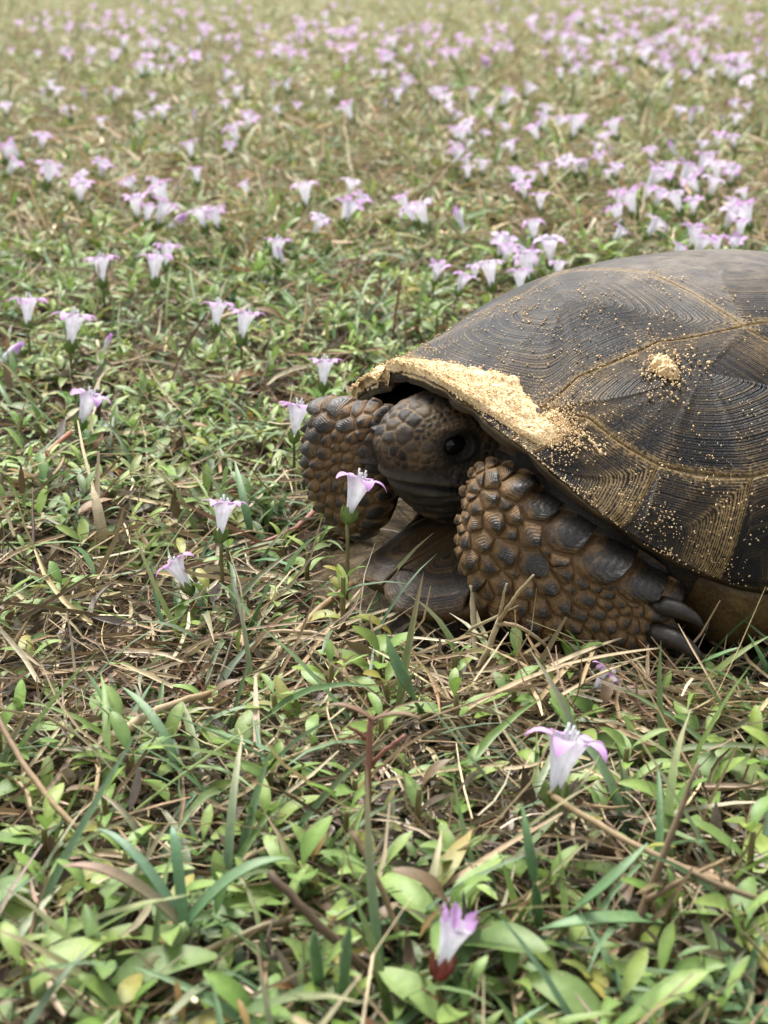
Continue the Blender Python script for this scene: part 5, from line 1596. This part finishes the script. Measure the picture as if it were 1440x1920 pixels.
CLUMPS = [
 ('in the tight clump at upper left', [(293, 420, 60), (275, 417, 42), (258, 408, 42), (315, 387, 48), (285, 367, 42), (253, 362, 44)]),
 ('of the pair right of the tight upper-left clump', [(385, 427, 56), (412, 427, 40)]),
 ('in the loose row at the upper left', [(88, 345, 46), (137, 367, 42), (150, 379, 46), (170, 352, 42), (188, 332, 34)]),
 ('in the group at the left edge', [(13, 327, 38), (38, 297, 42), (78, 280, 42), (10, 300, 36)]),
 ('scattered in the upper middle left', [(370, 342, 38), (468, 362, 32), (360, 295, 40), (362, 230, 32)]),
 ('in the small upright bunch at upper left centre', [(433, 290, 34), (447, 267, 38), (460, 244, 34), (440, 258, 28)]),
 ('in the cluster above the shell rim', [(645, 417, 46), (590, 439, 46), (665, 392, 48), (655, 367, 42), (575, 384, 44)]),
 ('in the row straight above the tortoise head', [(800, 422, 48), (780, 417, 46), (765, 397, 44), (870, 430, 54)]),
 ('in the drift touching the shell outline', [(860, 547, 54), (922, 537, 58), (815, 527, 40), (890, 522, 34), (975, 547, 44), (1045, 522, 48), (995, 522, 50), (935, 477, 46), (945, 492, 44), (965, 490, 46), (1005, 500, 52), (1032, 492, 50)]),
 ('in the sparse group above the shell drift', [(1002, 449, 44), (1013, 394, 40), (985, 372, 42), (970, 354, 36)]),
 ('in the knot of flowers right of centre', [(857, 312, 38), (880, 317, 38), (905, 327, 32), (850, 292, 34), (878, 335, 24)]),
 ('in the band right of the centre knot', [(1023, 332, 40), (962, 337, 32), (1000, 342, 26), (965, 292, 36), (1065, 322, 38), (1080, 327, 38), (1097, 327, 40), (1130, 312, 30), (1155, 332, 38), (1148, 294, 28), (1140, 337, 26)]),
 ('in the row at the upper right', [(1222, 300, 34), (1268, 294, 34), (1315, 287, 34), (1345, 277, 30), (1377, 277, 26), (1310, 327, 40), (1335, 307, 34), (1345, 337, 44), (1370, 342, 38)]),
 ('in the thick clump above the shell at right', [(1255, 342, 38), (1275, 347, 44), (1212, 357, 48), (1205, 377, 44), (1230, 387, 48), (1163, 387, 40), (1163, 422, 52), (1213, 442, 52), (1190, 402, 44), (1150, 452, 30)]),
 ('in the clump at the right edge', [(1310, 362, 42), (1330, 367, 44), (1275, 397, 42), (1300, 402, 40), (1398, 377, 30), (1368, 397, 26), (1405, 422, 46), (1395, 412, 34), (1360, 427, 44), (1388, 445, 44)]),
 ('peeping over the top of the shell', [(1297, 464, 46), (1262, 484, 42), (1303, 480, 52), (1345, 476, 46), (1375, 474, 46)]),
 ('in the group left of the upper-right row', [(1010, 264, 34), (1012, 240, 30), (1045, 242, 32), (1075, 257, 40), (1090, 242, 30), (1155, 257, 36), (1140, 272, 30), (1020, 220, 26), (985, 182, 26), (1115, 290, 24)]),
 ('in the column of blurred flowers at top centre', [(818, 190, 30), (830, 195, 32), (845, 200, 32), (835, 178, 26), (848, 215, 26), (850, 228, 26), (885, 190, 28), (920, 225, 32), (940, 200, 32), (945, 250, 28)]),
 ('in the knot just above the centre', [(855, 262, 32), (870, 270, 30), (885, 255, 34), (905, 262, 28), (878, 280, 26)]),
]
ORD = ['leftmost', 'second from the left', 'third from the left', 'fourth from the left', 'fifth from the left', 'sixth from the left', 'seventh from the left', 'eighth from the left', 'ninth from the left', 'tenth from the left', 'eleventh from the left', 'rightmost']
nflow = 0
for ph, lst in CLUMPS:
    lst = sorted(lst)
    for i, (x, y, w_) in enumerate(lst):
        od = 'rightmost' if i == len(lst) - 1 else ORD[i]
        simple_flower(x, y, w_, f'{od} pale lilac flower {ph}', 'lilac flowers ' + ph); nflow += 1
# single flowers farther out
FARP = [(660, 222, 34), (625, 180, 26), (515, 172, 28), (543, 168, 24), (527, 212, 20), (555, 208, 22), (700, 146, 22), (720, 146, 24), (752, 172, 26), (757, 165, 26), (722, 200, 24), (745, 190, 28), (726, 118, 28), (740, 90, 24), (780, 112, 22), (750, 134, 22), (519, 100, 26), (531, 112, 24), (500, 108, 20), (585, 80, 22), (600, 65, 24), (625, 70, 22), (640, 65, 20), (665, 60, 22), (560, 62, 22), (612, 38, 22), (12, 212, 30), (133, 220, 30), (105, 182, 24), (80, 183, 22), (95, 167, 22), (160, 185, 28), (190, 240, 30), (215, 188, 26), (198, 180, 22), (285, 190, 26), (252, 228, 28), (308, 222, 28), (288, 220, 20), (268, 138, 28), (278, 136, 24), (305, 136, 20), (420, 152, 26), (415, 182, 22), (442, 182, 24), (425, 205, 26), (452, 92, 26), (382, 64, 24), (415, 78, 24), (372, 82, 22), (392, 112, 22), (323, 105, 26), (292, 95, 24), (275, 92, 22), (232, 88, 26), (220, 110, 22), (168, 105, 22), (128, 106, 22), (70, 110, 24), (20, 103, 20), (320, 92, 20), (360, 105, 20),
        (1000, 48, 24), (1008, 40, 20), (1085, 38, 24), (1090, 42, 24), (1125, 30, 22), (1130, 52, 24), (1090, 90, 32), (1055, 85, 34), (1058, 105, 24), (1028, 78, 22), (1060, 118, 26), (1090, 140, 28), (1088, 88, 22), (1052, 146, 30), (1116, 140, 26), (1155, 85, 28), (1155, 110, 24), (1160, 145, 32), (1178, 105, 22), (1200, 110, 34), (1210, 118, 34), (1212, 95, 28), (1195, 75, 24), (1192, 72, 22), (1225, 88, 26), (1232, 130, 26), (1240, 135, 26), (1250, 136, 26), (1260, 138, 26), (1262, 105, 24), (1282, 150, 30), (1283, 90, 26), (1300, 120, 32), (1302, 132, 26), (1322, 105, 26), (1338, 146, 28), (1358, 140, 28), (1368, 148, 28), (1390, 130, 32), (1385, 145, 26), (1412, 128, 26), (1410, 168, 30), (1420, 92, 26), (1435, 145, 26), (1253, 165, 22), (1270, 218, 32), (1293, 230, 32), (1312, 212, 20), (1360, 230, 30), (1378, 235, 30), (1380, 205, 28), (1405, 210, 24), (1300, 30, 22), (1340, 48, 26), (1328, 60, 24), (1370, 65, 24), (1275, 70, 24), (1248, 78, 22), (1310, 62, 20), (1210, 30, 20), (1255, 40, 22)]
for x, y, w_ in FARP:
    simple_flower(x, y + 3, w_, 'small blurred pale lilac flower in the far meadow', 'single flowers in the far meadow'); nflow += 1
# the farthest ones read as a sprinkle
far = Pile()
nf_ = 0
def lowfl():
    Vs, Fs, Cs, k0 = [], [], [], 0
    th = np.arange(6) * math.pi / 3
    r0 = np.stack([.0012 * np.cos(th), .0012 * np.sin(th), 0 * th], -1); r1 = np.stack([.0045 * np.cos(th), .0045 * np.sin(th), 0 * th + .013], -1); r2 = np.stack([.0105 * np.cos(th), .0105 * np.sin(th), .0145 - .002 * (np.arange(6) % 2)], -1)
    V = np.concatenate([r0, r1, r2]); F = []
    for k in range(6):
        F += [(k, (k + 1) % 6, 6 + (k + 1) % 6, 6 + k), (6 + k, 6 + (k + 1) % 6, 12 + (k + 1) % 6, 12 + k)]
    return V, np.array(F), np.concatenate([np.tile(WHITE_, (6, 1)), np.tile(LILAC2, (6, 1)), np.tile(LILAC2, (6, 1))]) * .88
LV, LF, LC = lowfl()
while nf_ < 760:
    y = 2.6 * (9.0 / 2.6) ** rf.random(); x = (rf.random() * 2 - 1) * (.31 * y + .1)
    if nf_ >= 560:
        y = .7 + 5 * rf.random(); x = (.29 * y + .08 + rf.random() * (.5 * y + .3)) * (1 if rf.random() < .5 else -1)
    d_ = float(patch(np.array([x]), np.array([y]), 1.6, 4.0)[0])
    if d_ + .12 * (x / (.3 * y)) + .2 * rf.random() < .56: continue
    m3 = np.array(lean_quat(rf.normal(0, .25), rf.normal(.1, .2), rf.random() * 6).to_3x3())
    far.add((LV * (.8 + .5 * rf.random())) @ m3.T + np.array([x, y, .018 + .012 * rf.random()]), LF, LC); nf_ += 1
fo = far.build('distant_flowers', M['petal'])
tag(fo, 'sprinkle of tiny blurred lilac flowers in the farthest grass', 'flowers', kind='stuff')
